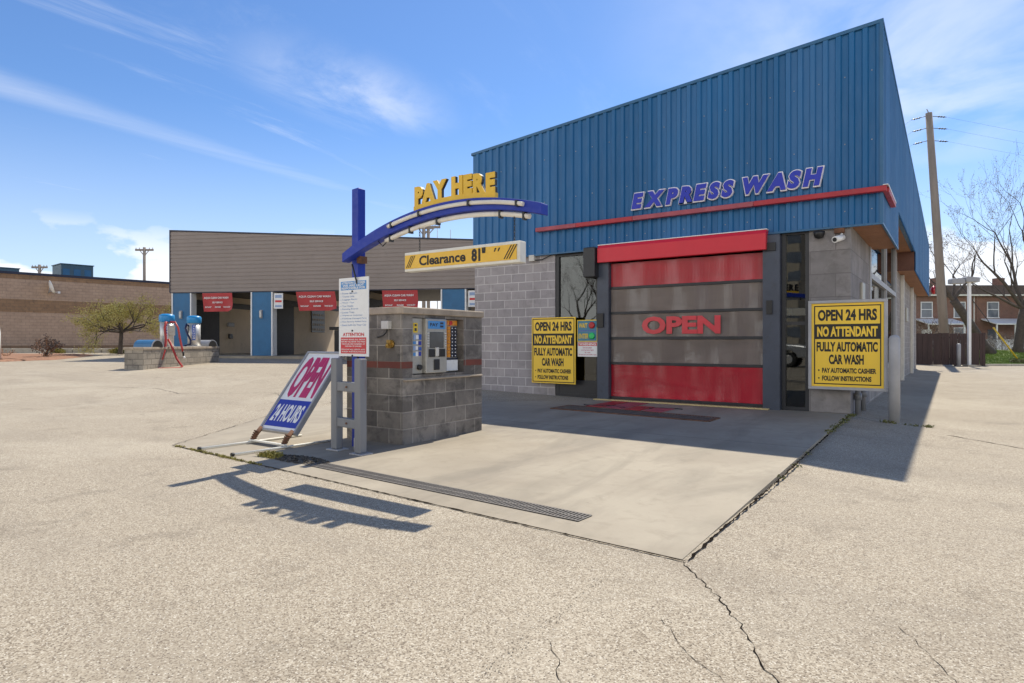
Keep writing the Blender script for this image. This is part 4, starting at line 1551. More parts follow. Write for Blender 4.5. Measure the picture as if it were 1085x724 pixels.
# instruction board on the post
t = thing('instruction_board', 'tall white board with blue heading and red ATTENTION box on the blue post', 'sign', (-5.795, 5.02, 1.07))
bx0, bx1, bz0, bz1, by = -6.055, -5.54, 1.075, 2.005, 5.018
mb = MB()
mb.box((bx0, by, bz0), (bx1, by + 0.012, bz1))
wp(t, 'panel', mb, 'signwhite', 0.002)
BW, BH = bx1 - bx0, bz1 - bz0
fx = lambda f_: bx0 + f_ * BW
fz = lambda f_: bz1 - f_ * BH
mb = MB()
mb.box((fx(.07), by - .002, fz(.155)), (fx(.93), by - .0005, fz(.045)))
wp(t, 'heading', mb, 'skyblueprint')
for k, s_ in enumerate(('ATTENTION CUSTOMERS', 'WE ARE NOT', 'RESPONSIBLE FOR')):
    mb = MB()
    add_text(mb, s_, fx(.10 + .04 * (k == 1)), fx(.90 - .04 * (k == 1)), fz(.080 + .033 * k), fz(.053 + .033 * k), by - .0035, 0.03)
    wp(t, 'lettering', mb, 'signwhite')
mb = MB()
items = ['Power Mirrors', 'Trunk Lids', 'Luggage Racks', 'Visor Tips', 'Tow Hooks', 'Running Boards', 'Loose Trim', 'Wipers or Antennas', 'Previously Damaged Parts', 'Non Factory Added Parts', 'Items Left On Your Car']
for k, s_ in enumerate(items):
    z = .185 + .0405 * k
    add_text(mb, s_, fx(.12), fx(.12 + min(.82, .034 * len(s_) + .07)), fz(z + .024), fz(z), by - .002, 0.012)
    mb.box((fx(.065), by - .002, fz(z + .018)), (fx(.085), by - .001, fz(z + .008)))
wp(t, 'item_list', mb, 'paleprint')
mb = MB()
add_text(mb, 'ATTENTION', fx(.14), fx(.86), fz(.745), fz(.70), by - .002, 0.03)
mb.box((fx(.07), by - .002, fz(.965)), (fx(.93), by - .0005, fz(.76)))
wp(t, 'attention_box', mb, 'printred')
for k, s_ in enumerate(('PLEASE READ ALL SIGNS', 'BEFORE YOU ENTER THE WASH', 'VEHICLES ARE WASHED AT', 'THE RISK OF OWNER', 'FOLLOW ALL LIGHTS AND', 'WASH INSTRUCTIONS')):
    mb = MB()
    z = .778 + .0285 * k + (.012 if k > 3 else 0)
    add_text(mb, s_, fx(.10 + (.12 if k == 3 else 0)), fx(.90 - (.12 if k == 3 else 0)), fz(z + .017), fz(z), by - .0035, 0.02)
    wp(t, 'small_print', mb, 'signwhite')
for f_ in (.175, .675, .99):
    mb = MB()
    mb.tube([(fx(.47), by - .001, fz(f_)), (fx(.47), by - .008, fz(f_))], 0.011, 8)
    wp(t, 'bolt', mb, 'black')

# grey steel guard before the post
t = thing('steel_guard', 'grey painted two-post steel guard standing before the blue post', 'guard', (-5.585, 4.765, 0))
ga, gb_ = (-5.815, 4.79), (-5.365, 4.745)
for i, (x, y) in enumerate((ga, gb_)):
    mb = MB()
    mb.box((x - .05, y - .05, 0.02), (x + .05, y + .05, 1.06))
    wp(t, 'post', mb, 'greyguard', 0.012)
    mb = MB()
    mb.box((x - .09, y - .085, 0.005), (x + .11, y + .085, 0.02))
    wp(t, 'base_plate', mb, 'galv', 0.003)
for z0, z1 in ((.685, .795), (.28, .385)):
    mb = MB()
    vs = []
    for (x, y) in ((ga[0] + .05, ga[1]), (gb_[0] - .05, gb_[1])):
        vs += [(x, y - .04, z0), (x, y + .04, z0), (x, y + .04, z1), (x, y - .04, z1)]
    mb.geo(vs, [(0, 4, 7, 3), (1, 2, 6, 5), (3, 7, 6, 2), (0, 1, 5, 4)])
    wp(t, 'rail', mb, 'greyguard', 0.01)
    mb = MB()
    xm = (ga[0] + gb_[0]) / 2 + 0.02
    mb.tube([(xm, 4.728, (z0 + z1) / 2), (xm, 4.712, (z0 + z1) / 2)], 0.012, 8)
    wp(t, 'bolt', mb, 'rust')
mb = MB()
mb.tube([(-5.60, 4.90, 0.01), (-5.60, 4.90, 0.14), (-5.60, 4.90, 0.17), (-5.60, 4.90, 0.21)], [0.035, 0.035, 0.016, 0.016], 12)
tag(mb.build('spray_bottle', 'plastic'), 'pale plastic bottle left at the foot of the grey guard', 'bottle')

# ------------------------------------------------------------------ leaning OPEN 24 HOURS sign
t = thing('portable_sign', 'tilted white and blue OPEN 24 HOURS sign on long white floor rails', 'sign', (-6.71, 4.55, 0))
u = Vector((0, 0.73, 0.95)).normalized()
nrm = Vector((1, 0, 0)).cross(u)      # outward (towards -Y and up)
fwd = -nrm if nrm.y < 0 else nrm
PM = Matrix(((1, 0, 0, -6.71), (0, fwd.y, u.y, 4.61), (0, fwd.z, u.z, 0.16), (0, 0, 0, 1)))
HS, WS = 1.205, 0.36
mb = MB()
mb.box((-WS + .02, 0.004, 0.02), (WS - .02, 0.04, HS - .02), 0, PM)
wp(t, 'panel', mb, 'signwhite')
mb = MB()
mb.box((-WS, -0.012, 0), (-WS + .035, 0.055, HS), 0, PM)
mb.box((WS - .035, -0.012, 0), (WS, 0.055, HS), 0, PM)
mb.box((-WS + .035, -0.012, 0), (WS - .035, 0.055, .03), 0, PM)
mb.box((-WS + .035, -0.012, HS - .03), (WS - .035, 0.055, HS), 0, PM)
wp(t, 'frame', mb, 'greymetal', 0.006)
mb = MB()
mb.box((-WS + .045, 0.001, .07), (WS - .045, 0.0035, HS * .375), 0, PM)
wp(t, 'blue_field', mb, 'deepblue')


def text_m(mb, body, x0, x1, z0, z1, y, bold, PMx):
    tmp = MB()
    add_text(tmp, body, x0, x1, z0, z1, y, bold)
    mb.geo(tmp.v, tmp.f, 0, False, PMx)


mb = MB()
text_m(mb, 'OPEN', -.28, .28, HS * .405, HS * .93, 0.001, 0.05, PM)
o = wp(t, 'lettering', mb, 'magenta')
o['label'] = 'faded red OPEN letters'
mb = MB()
text_m(mb, '24 HOURS', -.27, .27, HS * .115, HS * .32, -0.0015, 0.035, PM)
o = wp(t, 'lettering', mb, 'signwhite')
o['label'] = 'white 24 HOURS letters on the blue field'
for s_ in (-1, 1):
    mb = MB()
    x = -6.71 + s_ * 0.31
    mb.tube([(x, 4.50, 0.05), (x, 4.53, 0.10), (x, 4.62, 0.19)], 0.028, 8)
    for k in range(5):
        mb.tube([(x, 4.50 + .012 * k, 0.05 + .022 * k), (x, 4.506 + .012 * k, 0.06 + .022 * k)], 0.036, 8)
    wp(t, 'spring', mb, 'rust')
    mb = MB()
    x = -6.71 + s_ * 0.335
    mb.tube([(x - .02, 3.86, 0.025), (x + .03, 5.2, 0.02)], 0.013, 8)
    rl = wp(t, 'floor_rail', mb, 'cream')
    mb = MB()
    mb.tube([(x - .021, 3.84, 0.025), (x - .02, 3.87, 0.025)], 0.021, 8)
    mb.build('rail_end', 'black', rl)
mb = MB()
mb.box((-7.06, 4.475, 0.034), (-6.36, 4.515, 0.055))
wp(t, 'cross_bar', mb, 'cream', 0.005)

# ------------------------------------------------------------------ trench grate, litter
t = thing('trench_drain', 'long narrow iron trench grate set along the front edge of the concrete apron', 'drain', (-3.7, 3.95, 0))
a0, a1 = (-5.35, 4.10), (-2.12, 3.92)
mb = MB()
strip(mb, a0, a1, 0.19, 0.006, 0.0085)
wp(t, 'pit', mb, 'pit')
mb = MB()
dv = Vector((a1[0] - a0[0], a1[1] - a0[1])).normalized()
nv = Vector((-dv.y, dv.x))
for s_ in (-0.088, 0.0, 0.088):
    strip(mb, (a0[0] + nv.x * s_, a0[1] + nv.y * s_), (a1[0] + nv.x * s_, a1[1] + nv.y * s_), 0.014, 0.0095, 0.013)
n = 108
for k in range(n + 1):
    cx_ = a0[0] + (a1[0] - a0[0]) * k / n
    cy_ = a0[1] + (a1[1] - a0[1]) * k / n
    strip(mb, (cx_ - nv.x * .09, cy_ - nv.y * .09), (cx_ + nv.x * .09, cy_ + nv.y * .09), 0.012, 0.009, 0.0125)
wp(t, 'grate', mb, 'grate')
rr = random.Random(21)
mb = MB()
for _ in range(900):
    a = rr.uniform(0, 6.28)
    q = rr.random() ** 0.5
    x, y = -5.62 + q * math.cos(a) * 0.42, 4.15 + q * math.sin(a) * 0.16
    z = 0.008 + 0.03 * rr.random() * (1 - q)
    s_ = rr.uniform(0.008, 0.022)
    b_ = rr.uniform(0, 6.28)
    ca, sa = math.cos(b_) * s_, math.sin(b_) * s_
    mb.geo([(x - ca, y - sa, z), (x + sa * .5, y - ca * .5, z + rr.uniform(-.003, .012)), (x + ca, y + sa, z + rr.uniform(0, .01)), (x - sa * .5, y + ca * .5, z)], [(0, 1, 2, 3)])
struct(mb.build('leaf_litter', 'patch'), 'stuff')
tufts('dry_weeds', [(-6.05 + rr.uniform(-.13, .13), 4.10 + rr.uniform(-.05, .05)) for _ in range(26)], 'drygrass', 0.05, 15, per=16)

# ------------------------------------------------------------------ pipe bollard at the corner
t = thing('pipe_bollard', 'thick grey steel pipe bollard standing right of the framed yellow sign', 'bollard', (-0.79, 12.02, -0.12))
mb = MB()
mb.tube([(-0.79, 12.02, -0.1), (-0.79, 12.02, 1.30), (-0.79, 12.02, 1.34), (-0.79, 12.02, 1.355)], [0.083, 0.083, 0.06, 0.02], 20)
wp(t, 'pipe', mb, 'galv')
mb = MB()
mb.tube([(-0.79, 12.02, -0.12), (-0.79, 12.02, -0.08)], [0.13, 0.10], 16)
wp(t, 'footing', mb, 'kerb')


# ------------------------------------------------------------------ self-serve wash bays
SA = math.atan2(6.5, 13.99)
SZ = 0.56
ss = thing('wash_bay_building', 'long low self-serve wash bay block with grey brown siding over blue piers', 'building', (-31.52, 15.77, SZ), SA)
SL = 21.3
SD = 8.6


def sz(x):
    return 6.12 - 0.0577 * x


SB = 3.10
mb = MB()
z = SB
k = 0
PR = 0.186
while z < 6.1:
    # one ribbed board: long horizontal profile, cut by the sloping roof line
    for (za, ya), (zb_, yb_) in (((0, 0), (0.14, 0.0)), ((0.14, 0.0), (0.15, 0.018)), ((0.15, 0.018), (0.176, 0.018)), ((0.176, 0.018), (0.186, 0.0))):
        z0, z1 = z + za, z + zb_
        xe0 = min(SL, (6.12 - z0) / 0.0577)
        xe1 = min(SL, (6.12 - z1) / 0.0577)
        if xe0 <= 0 or xe1 <= 0:
            continue
        mb.geo([(0, -0.03 + ya, z0), (xe0, -0.03 + ya, z0), (xe1, -0.03 + yb_, z1), (0, -0.03 + yb_, z1)], [(0, 1, 2, 3)])
    z += PR
mb.build('siding', 'siding', ss)
mb = MB()
mb.prism([(0, SB), (SL, SB), (SL, sz(SL) - .02), (0, sz(0) - .02)], 0.012, 0.25)
mb.prism([(0, SB), (SL, SB), (SL, sz(SL) - .02), (0, sz(0) - .02)], SD - 0.25, SD)
mb.prism([(0.0, SB), (0.2, SB), (0.2, sz(0) - .04), (0.0, sz(0) - .02)], 0.25, SD - 0.25)
mb.build('fascia_core', 'siding', ss)
mb = MB()
mb.prism([(-.05, sz(0) - .02), (SL, sz(SL) - .02), (SL, sz(SL) + .05), (-.05, sz(0) + .05)], -0.05, 0.3)
mb.box((-.05, -.05, SB), (0.0, 0.02, sz(0) - .021))
mb.box((-.03, -.04, SB - .04), (SL, 0.26, SB - .002))
mb.build('coping', 'coping', ss)
mb = MB()
mb.prism([(0, sz(0) - .35), (SL, sz(SL) - .35), (SL, sz(SL) - .25), (0, sz(0) - .25)], 0.25, SD - 0.25)
mb.build('roof', 'roof', ss)
mb = MB()
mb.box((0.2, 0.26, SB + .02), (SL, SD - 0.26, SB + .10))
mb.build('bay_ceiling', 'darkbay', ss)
mb = MB()
mb.box((-0.3, -1.0, -0.35), (SL, SD + 0.5, 0.012))
mb.build('bay_floor', 'pad', ss)
piers = [(0.06, 1.14), (4.32, 5.46), (9.0, 10.15), (13.76, 14.95), (18.4, 19.6)]
for x0, x1 in piers:
    mb = MB()
    mb.box((x0 + .05, 0.0, 0.012), (x1 - .05, 0.35, SB - .045))
    for k in range(16):
        mb.box((x0 + .07, -0.006, 0.03 + .19 * k), (x1 - .07, 0.001, 0.03 + .19 * k + .17))
    pr = mb.build('pier', 'bluepier', ss)
    for xx in (x0, x1 - .12):
        mb = MB()
        mb.box((xx + (0.0 if xx == x0 else .055), -0.03, 0.012), (xx + (.065 if xx == x0 else .12), 0.36, SB - .045))
        mb.build('pier_trim', 'white', pr)
    xm = (x0 + x1) / 2
    mb = MB()
    # dividing wall behind the pier
    mb.box((xm - .1, 0.37, 0.012), (xm + .1, SD - 0.3, SB + .015))
    mb.build('dividing_wall', 'tan', ss)
    mb = MB()
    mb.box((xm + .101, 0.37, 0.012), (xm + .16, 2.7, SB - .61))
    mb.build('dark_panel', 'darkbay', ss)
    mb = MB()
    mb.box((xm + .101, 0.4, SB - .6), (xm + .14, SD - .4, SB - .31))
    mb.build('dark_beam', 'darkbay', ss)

def ss_point(x, y, z):
    return ss.matrix_basis @ Vector((x, y, z)) if False else (ss.location + Matrix.Rotation(SA, 3, 'Z') @ Vector((x, y, z)))


for i, (x0, x1) in enumerate(piers[:4]):
    if i == 2:
        continue
    xm = (x0 + x1) / 2
    t = thing('wall_lamp', ('pale wall lamp on the blue end pier behind the vacuums', 'pale wall lamp on the blue pier between the first two red banners', '',
                            'pale wall lamp on the blue pier rising above the kiosk cap')[i], 'lamp', ss_point(xm - .02, -0.006, 2.0 if i < 3 else 1.0), SA, 'lamps on the blue piers')
    mb = MB()
    mb.box((-.07, -.05, -.2), (.07, 0.0, .2))
    mb.build('back_plate', 'greymetal', t, 0.01)
    mb = MB()
    mb.prism([(-.055, -.16), (.055, -.16), (.055, .16), (-.055, .16)], -.11, -.051)
    mb.build('lens', 'plastic', t, 0.02)
for (x, lab) in ((5.55, 'small price notice on the pier left of the middle red banner'), (15.05, 'small price notice above the right end of the kiosk cap')):
    t = thing('price_notice', lab, 'sign', ss_point(x, -0.05, 2.0), SA, 'price notices on the bay piers')
    mb = MB()
    mb.box((0, 0, 0.25), (.46, .02, 0.98))
    mb.build('panel', 'signwhite', t)
    mb = MB()
    for z0, z1, mm in ((.76, .90, 'paleprint'), (.55, .65, 'printred'), (.32, .42, 'paleprint')):
        mb = MB()
        mb.box((.06, -.003, z0), (.40, -.001, z1))
        mb.build('print_block', mm, t)

# red banners
ban = []
for i, (x0, x1, tilt, lab) in enumerate(((1.72, 3.32, 0.10, 'red banner hanging in the end bay behind the vacuums'), (6.65, 8.62, 0.16, 'red banner over the middle bay left of the white board, slanted at its edge'),
                                         (10.95, 12.66, 0.05, 'red banner in the bay just above the kiosk cap'))):
    t = thing('bay_banner', lab, 'banner', ss_point((x0 + x1) / 2, 0.02, SB - .06), SA + 0.0, 'red banners hung in the bays')
    w = (x1 - x0) / 2
    hgt = 0.90
    mb = MB()
    n, m_ = 16, 8
    vs = []
    for j in range(m_ + 1):
        for k in range(n + 1):
            a = -w + 2 * w * k / n
            b = j / m_
            curl = max(0, (k / n - .82)) * max(0, b - .6) * 2.0
            vs.append((a + tilt * b + 0.0, -0.03 + 0.03 * math.sin(k * .7 + i) * b - curl, -hgt * b + curl * .6))
    fs = [(j * (n + 1) + k, (j + 1) * (n + 1) + k, (j + 1) * (n + 1) + k + 1, j * (n + 1) + k + 1) for j in range(m_) for k in range(n)]
    mb.geo(vs, fs, 0, True)
    mb.build('cloth', 'banner', t)
    for a, b, c, d, tt, s_ in ((-.86, .78, -.30, -.185, .2, 'AQUA CLEAN CAR WASH'), (-.32, .36, -.50, -.42, .45, 'SELF SERVICE'), (-.85, -.42, -.72, -.65, .75, 'SOAP'),
                               (-.18, .2, -.72, -.65, .75, 'RINSE'), (.38, .86, -.72, -.65, .75, 'WAX & DRY')):
        mb = MB()
        add_text(mb, s_, w * a + tilt * tt, w * b + tilt * tt, c, d, -.08, 0.03)
        mb.build('lettering', 'signwhite', t)
    mb = MB()
    mb.tube([(-w, 0.0, 0.0), (w, 0.0, 0.0)], 0.02, 6)
    mb.build('hanging_bar', 'greymetal', t)
# equipment inside the middle bay
t = thing('coin_station', 'dark coin station with a control head standing in the middle wash bay', 'machine', ss_point(7.7, 2.3, 0.012), SA)
mb = MB()
mb.box((-.16, -.14, 0), (.16, .14, 1.25))
mb.build('pedestal', 'darkframe', t, 0.02)
mb = MB()
mb.box((-.42, -.16, 1.26), (.30, .16, 1.42))
mb.build('control_head', 'darkframe', t, 0.02)
mb = MB()
mb.tube([(.5, 0, 0), (.62, 0, .25), (1.0, 0, .66), (1.3, 0, .72), (1.6, 0, .5), (1.75, 0, .2)], 0.03, 6)
tag(mb.build('wash_hose', 'black', None, loc=ss_point(8.2, 2.3, .012), rot=(0, 0, SA)), 'black wash hose arching up on the middle bay floor', 'hose')
t = thing('notice_board', 'dark notice board with pale print on the middle bay wall', 'sign', ss_point(5.02, 4.6, 1.3), SA + R(90))
mb = MB()
mb.box((0, -.03, -.1), (1.5, 0.0, 1.2))
mb.build('panel', 'darkframe', t)
mb = MB()
rr = random.Random(4)
for r_ in range(4):
    for c in range(5):
        mb.box((.1 + .28 * c, -.036, .0 + .27 * r_), (.1 + .28 * c + .16, -.032, .0 + .27 * r_ + .12))
mb.build('print', 'cap', t)
t = thing('wash_wand', 'thin wash wand and hose hanging on the end bay wall', 'wand', ss_point(0.95, 6.2, 0.012), SA + R(90))
mb = MB()
mb.tube([(0, 0, .3), (.05, 0, 1.2), (.12, 0, 2.3)], 0.025, 6)
mb.build('wand', 'black', t)
mb = MB()
mb.tube([(-.3, 0, .9), (-.35, 0, .4), (-.1, 0, .1), (.25, 0, .12), (.35, 0, .5)], 0.03, 6)
mb.build('hose', 'black', t)
t = thing('control_box', 'dark control boxes with loose dials on the tan wall of the end bay', 'box', ss_point(0.71, 3.4, 1.3), SA + R(90))
mb = MB()
mb.box((0, -.1, .2), (.55, 0, .42))
mb.build('box', 'greymetal', t, .02)
mb = MB()
mb.box((.1, -.1, -.45), (.42, 0, -.2))
mb.build('lower_box', 'black', t, .02)

# ------------------------------------------------------------------ vacuum island
IZ = 0.30
isl = thing('vacuum_island', 'long low block island with a concrete cap carrying the two vacuums', 'island', (-23.15, 10.64, 0.22), 0)
# footprint: near right corner, far right corner, width to the left
e1 = Vector((-25.29 + 23.15, 14.64 - 10.64, 0)).normalized()
e2 = Vector((-24.27 + 23.15, 10.6 - 10.64 - 0.25, 0)).normalized()
ang = math.atan2(e1.y, e1.x)
isl.rotation_euler = (0, 0, ang)
IL = 4.55
mb = MB()
mb.box((0, 0, -0.1), (IL, .72, 0.74))
mb.build('block_wall', 'blockI', isl)
mb = MB()
x = -.03
for k in range(5):
    L_ = (IL + .06) / 5
    mb.box((x + L_ * k, -.03, 0.742), (x + L_ * (k + 1) - .012, .75, 0.83))
mb.build('cap', 'cap', isl, 0.01)


def isl_pt(a, b, z=0.0):
    return Vector((-23.15, 10.64, 0.22)) + Matrix.Rotation(ang, 3, 'Z') @ Vector((a, b, z))


def vacuum(a, b, label, hose_mat, front):
    t = thing('car_vacuum', label, 'vacuum', isl_pt(a, b, 0.832), R(62), 'vacuums on the island')
    mb = MB()
    mb.lathe([(0.235, 0), (0.235, 0.93)], 24)
    mb.box((-.26, -.26, 0), (.26, .26, 0.03))
    mb.build('canister', 'steel', t)
    mb = MB()
    mb.lathe([(0.25, 0.935), (0.27, 0.95), (0.27, 1.14), (0.25, 1.20), (0.15, 1.235), (0.0, 1.245)], 24)
    mb.build('lid', 'vacblue', t)
    mb = MB()
    mb.box((-.07, -.25, .25), (.05, -.225, .86))
    dp = mb.build('decal', 'printblue' if front == 'decal' else 'signwhite', t)
    mb = MB()
    for k, ch in enumerate('VACUUM' if front == 'decal' else '12345'):
        add_text(mb, ch, -.045, .025, .77 - .095 * k, .84 - .095 * k, -.253, 0.03)
    mb.build('lettering', 'signwhite' if front == 'decal' else 'printblue', dp)
    mb = MB()
    if front == 'decal':
        mb.tube([(-.20, -.12, .82), (-.27, -.20, .88), (-.31, -.24, .72), (-.22, -.31, .46), (-.12, -.32, .24), (-.14, -.30, .09), (-.34, -.16, .04)], 0.038, 8)
    else:
        mb.tube([(.02, -.26, .90), (-.02, -.36, .92), (-.06, -.42, .70), (-.02, -.47, .30), (-.04, -.62, -.05), (-.12, -.74, -.40), (-.30, -.85, -.70), (-.32, -.92, -.78), (-.05, -1.0, -.79), (.42, -.95, -.78), (.52, -.86, -.72),
                 (.35, -.74, -.45), (.22, -.60, -.1), (.12, -.46, .15), (.05, -.42, .28)], 0.042, 8)
        mb.tube([(.12, -.26, .93), (.28, -.36, .92), (.38, -.42, .70), (.44, -.48, .3), (.50, -.56, .0), (.54, -.6, -.18)], 0.036, 8)
    mb.build('hose', hose_mat, t)
    mb = MB()
    if front == 'decal':
        mb.box((-.29, -.16, .55), (-.22, -.05, .85))
    else:
        mb.box((.06, -.29, .42), (.28, -.20, .80))
        mb.box((.10, -.32, .52), (.19, -.29, .60))
    mb.build('coin_box', 'plastic' if front == 'decal' else 'steelpanel', t, .015)
    if front != 'decal':
        mb = MB()
        mb.tube([(.545, -.60, -.16), (.56, -.61, -.34)], [.036, .028], 8)
        mb.build('nozzle', 'black', t)
        mb = MB()
        mb.tube([(.565, -.612, -.35), (.60, -.62, -.42)], [.028, .04], 8)
        mb.build('nozzle_tip', 'signwhite', t)
    return t


vacuum(1.7, 0.33, 'steel vacuum with a blue lid and red hoses looping down over the island edge', 'hose', 'coin')
vacuum(3.35, 0.33, 'steel vacuum with a blue lid, blue VACUUM strip and dark blue hose', 'hoseblue', 'decal')


def drum(a, b, label, mm):
    t = thing('drum_cover', label, 'drum', isl_pt(a, b, 0.832), R(20), 'half-drum covers on the island')
    mb = MB()
    SM = Matrix(((0, 1, 0, 0), (1, 0, 0, 0), (0, 0, 1, 0), (0, 0, 0, 1)))
    half = lambda r: [(r * math.cos(math.pi * k / 14), r * math.sin(math.pi * k / 14)) for k in range(15)]
    mb.prism(half(.26), -.42, .38, 0, SM)
    mb.build('shell', mm, t)
    mb = MB()
    mb.prism(half(.27), .381, .40, 0, SM)
    mb.build('rim', 'greymetal', t)
    mb = MB()
    mb.prism(half(.23), .401, .405, 0, SM)
    mb.build('opening', 'pit', t)


drum(0.78, 0.38, 'blue half-drum cover at the near end of the vacuum island', 'drumblue')
drum(4.1, 0.36, 'pale grey half-drum cover at the far end of the vacuum island', 'greymetal')

# ------------------------------------------------------------------ brown block building on the left
bb = thing('block_building', 'long brown block building with darker brick bands and a dark roof edge', 'building', (-49.83, 24.93, 0.3), 0)
bd = Vector((-50.79 + 49.83, 14.49 - 24.93, 0))
bang = math.atan2(bd.y, bd.x)
bb.rotation_euler = (0, 0, bang)          # local +x runs towards the photo's left edge
# facade on the local -y side or +y side: the camera side
BL = 26.0
BX0 = -6.0


def bb_pt(x, y, z):
    return bb.location + Matrix.Rotation(bang, 3, 'Z') @ Vector((x, y, z))


sgn = 1 if bb_pt(0, 1, 0).length < bb_pt(0, -1, 0).length else -1
yf = lambda a: (a * sgn)


def slab(mb, x0, x1, ya, yb, z0, z1):
    """ya, yb measured outwards from the facade."""
    a, b = sorted((yf(ya), yf(yb)))
    mb.box((x0, a, z0), (x1, b, z1))


for z0, z1, mm, o_ in ((-.4, .68, 'brownB', .012), (.68, 2.90, 'brownA', 0), (2.90, 3.75, 'brownB', .012), (3.75, 5.10, 'brownA', 0), (5.10, 5.40, 'brownB', .012)):
    mb = MB()
    slab(mb, BX0, BL, -.4, o_, z0, z1)
    mb.build('block_wall', mm, bb)
mb = MB()
slab(mb, BX0, BL, -9.0, -.4, -.4, 5.0)
mb.build('building_core', 'brownA', bb)
mb = MB()
slab(mb, BX0 - .1, BL, -.6, .07, 5.402, 5.56)
mb.build('coping', 'coping', bb)

def unit(x0, x1, dist, z0, z1, label, mm):
    t = thing('rooftop_unit', label, 'roof unit', bb_pt(x0, yf(-dist), z0))
    t.rotation_euler = (0, 0, bang)
    w = x1 - x0
    mb = MB()
    a, b = sorted((yf(0), yf(-2.2)))
    mb.box((0, a, 0), (w, b, z1 - z0))
    mb.build('casing', mm, t, .03)
    mb = MB()
    c, d = sorted((yf(0.004), yf(0.02)))
    for k in range(3):
        mb.box((.15 + w * k / 3, c, .15), (w * (k + 1) / 3 - .1, d, (z1 - z0) * .8))
    mb.build('louvre_panel', 'cladcap', t)
    mb = MB()
    mb.box((-.05, a - .05, z1 - z0 + .001), (w + .05, b + .05, z1 - z0 + .06))
    mb.build('lid', mm, t)


unit(4.35, 6.4, 3.0, 5.0, 6.62, 'large dark blue rooftop unit on the brown block building', 'roofblue')
unit(8.85, 13.6, 3.0, 5.0, 6.02, 'low flat blue grey rooftop unit at the far left of the brown roof', 'roofblue')
t = thing('satellite_dish', 'white satellite dish on a bent arm near the roof edge of the brown building', 'dish', bb_pt(7.9, yf(.02), 4.35), bang)
mb = MB()
prof = [(0.0, 0.0), (.2, .02), (.36, .07), (.48, .13)]
dm = Matrix.Translation((0, yf(.35), .25)) @ Matrix.Rotation(R(-12), 4, 'X') @ Matrix.Rotation(R(-72), 4, 'Y') @ Matrix.Scale(1, 4)
mb.lathe([(r, z) for r, z in prof], 18, 0, dm)
mb.build('reflector', 'white', t)
mb = MB()
mb.tube([(0, 0, -.1), (0, yf(.2), -.05), (0, yf(.35), .22)], .03, 6)
mb.tube([(.0, yf(.35), .0), (-.45, yf(.4), -.05)], .02, 6)
mb.build('arm', 'greymetal', t)
mb = MB()
mb.box((-.58, yf(.4) - .07, -.12), (-.44, yf(.4) + .07, .02))
mb.build('receiver', 'signwhite', t)


def cross_pole(px, py, z0, z1, w, label, rz=R(35), r=.14):
    t = thing('power_pole', label, 'pole', (px, py, z0), rz, 'power poles beyond the roofs')
    mb = MB()
    mb.tube([(0, 0, 0), (0, 0, z1 - z0)], [r * 1.2, r], 8)
    mb.build('pole', 'pole', t)
    mb = MB()
    mb.box((-w, -.08, z1 - z0 - .45), (w, .06, z1 - z0 - .22))
    mb.tube([(-w * .5, 0, z1 - z0 - .4), (0, 0, z1 - z0 - 1.1)], .05, 5)
    mb.tube([(w * .5, 0, z1 - z0 - .4), (0, 0, z1 - z0 - 1.1)], .05, 5)
    mb.build('cross_arm', 'pole', t)
    for a in (-.92, -.55, .55, .92):
        mb = MB()
        mb.tube([(a * w, 0, z1 - z0 - .215), (a * w, 0, z1 - z0 - .02)], [.05, .03], 6)
        mb.build('insulator', 'greymetal', t)


cross_pole(-94.99, 31.15, .6, 11.0, 1.0, 'thin cross-armed pole beyond the brown roof, left of the big rooftop unit', r=.17)
cross_pole(-84.10, 38.78, .6, 13.2, 1.15, 'taller cross-armed pole beyond the brown roof close to the wash bays', r=.17)
cross_pole(-41.29, 44.33, .6, 12.4, 0.95, 'cross-armed pole rising behind the bay roof under the blue arm', r=.16)
cross_pole(*cf(-8.75, 66)[:2], .6, 13.55, 1.25, 'cross-armed pole half hidden by the left edge of the blue hall', r=.16)
for k, (l, d, h_) in enumerate(((-7.1, 60, 12.0), (-6.7, 60, 11.1), (-5.85, 60, 11.9))):
    mb = MB()
    x, y = cf(l, d)
    mb.tube([(0, 0, 0), (0, 0, h_ - .6)], [.05, .025], 6)
    mb.tube([(-.06, 0, h_ - 1.6), (.06, 0, h_ - 1.6)], .05, 5)
    tag(mb.build('roof_mast', 'greymetal', None, loc=(x, y, .6)), ('tallest thin mast beyond the bay roof under the blue arm', 'shortest thin mast beyond the bay roof under the blue arm', 'thin mast nearest the blue hall beyond the bay roof')[k], 'mast', 'masts beyond the bay roof')

# ------------------------------------------------------------------ planting in front of the brown building
def kerb_wall(l0, d0, l1, d1, h, label):
    (xa, ya), (xb, yb) = cf(l0, d0), cf(l1, d1)
    mb = MB()
    n = 8
    d = Vector((xb - xa, yb - ya)).normalized()
    nn = Vector((-d.y, d.x)) * .18
    for k in range(n):
        x0, y0 = xa + (xb - xa) * k / n, ya + (yb - ya) * k / n
        x1, y1 = xa + (xb - xa) * (k + 1) / n - d.x * .03, ya + (yb - ya) * (k + 1) / n - d.y * .03
        z0, z1 = ground_z(x0, y0), ground_z(x1, y1)
        vs = []
        for x, y, z in ((x0, y0, z0), (x1, y1, z1)):
            vs += [(x - nn.x, y - nn.y, z - .1), (x + nn.x, y + nn.y, z - .1), (x + nn.x, y + nn.y, z + h), (x - nn.x, y - nn.y, z + h)]
        mb.geo(vs, [(0, 3, 2, 1), (4, 5, 6, 7), (0, 4, 7, 3), (1, 2, 6, 5), (3, 7, 6, 2), (0, 1, 5, 4)])
    tag(mb.build('low_kerb', 'kerb', None, .015), label, 'kerb')


kerb_wall(-34.0, 34.5, -22.0, 36.5, .26, 'long pale concrete kerb along the planting bed before the brown building')
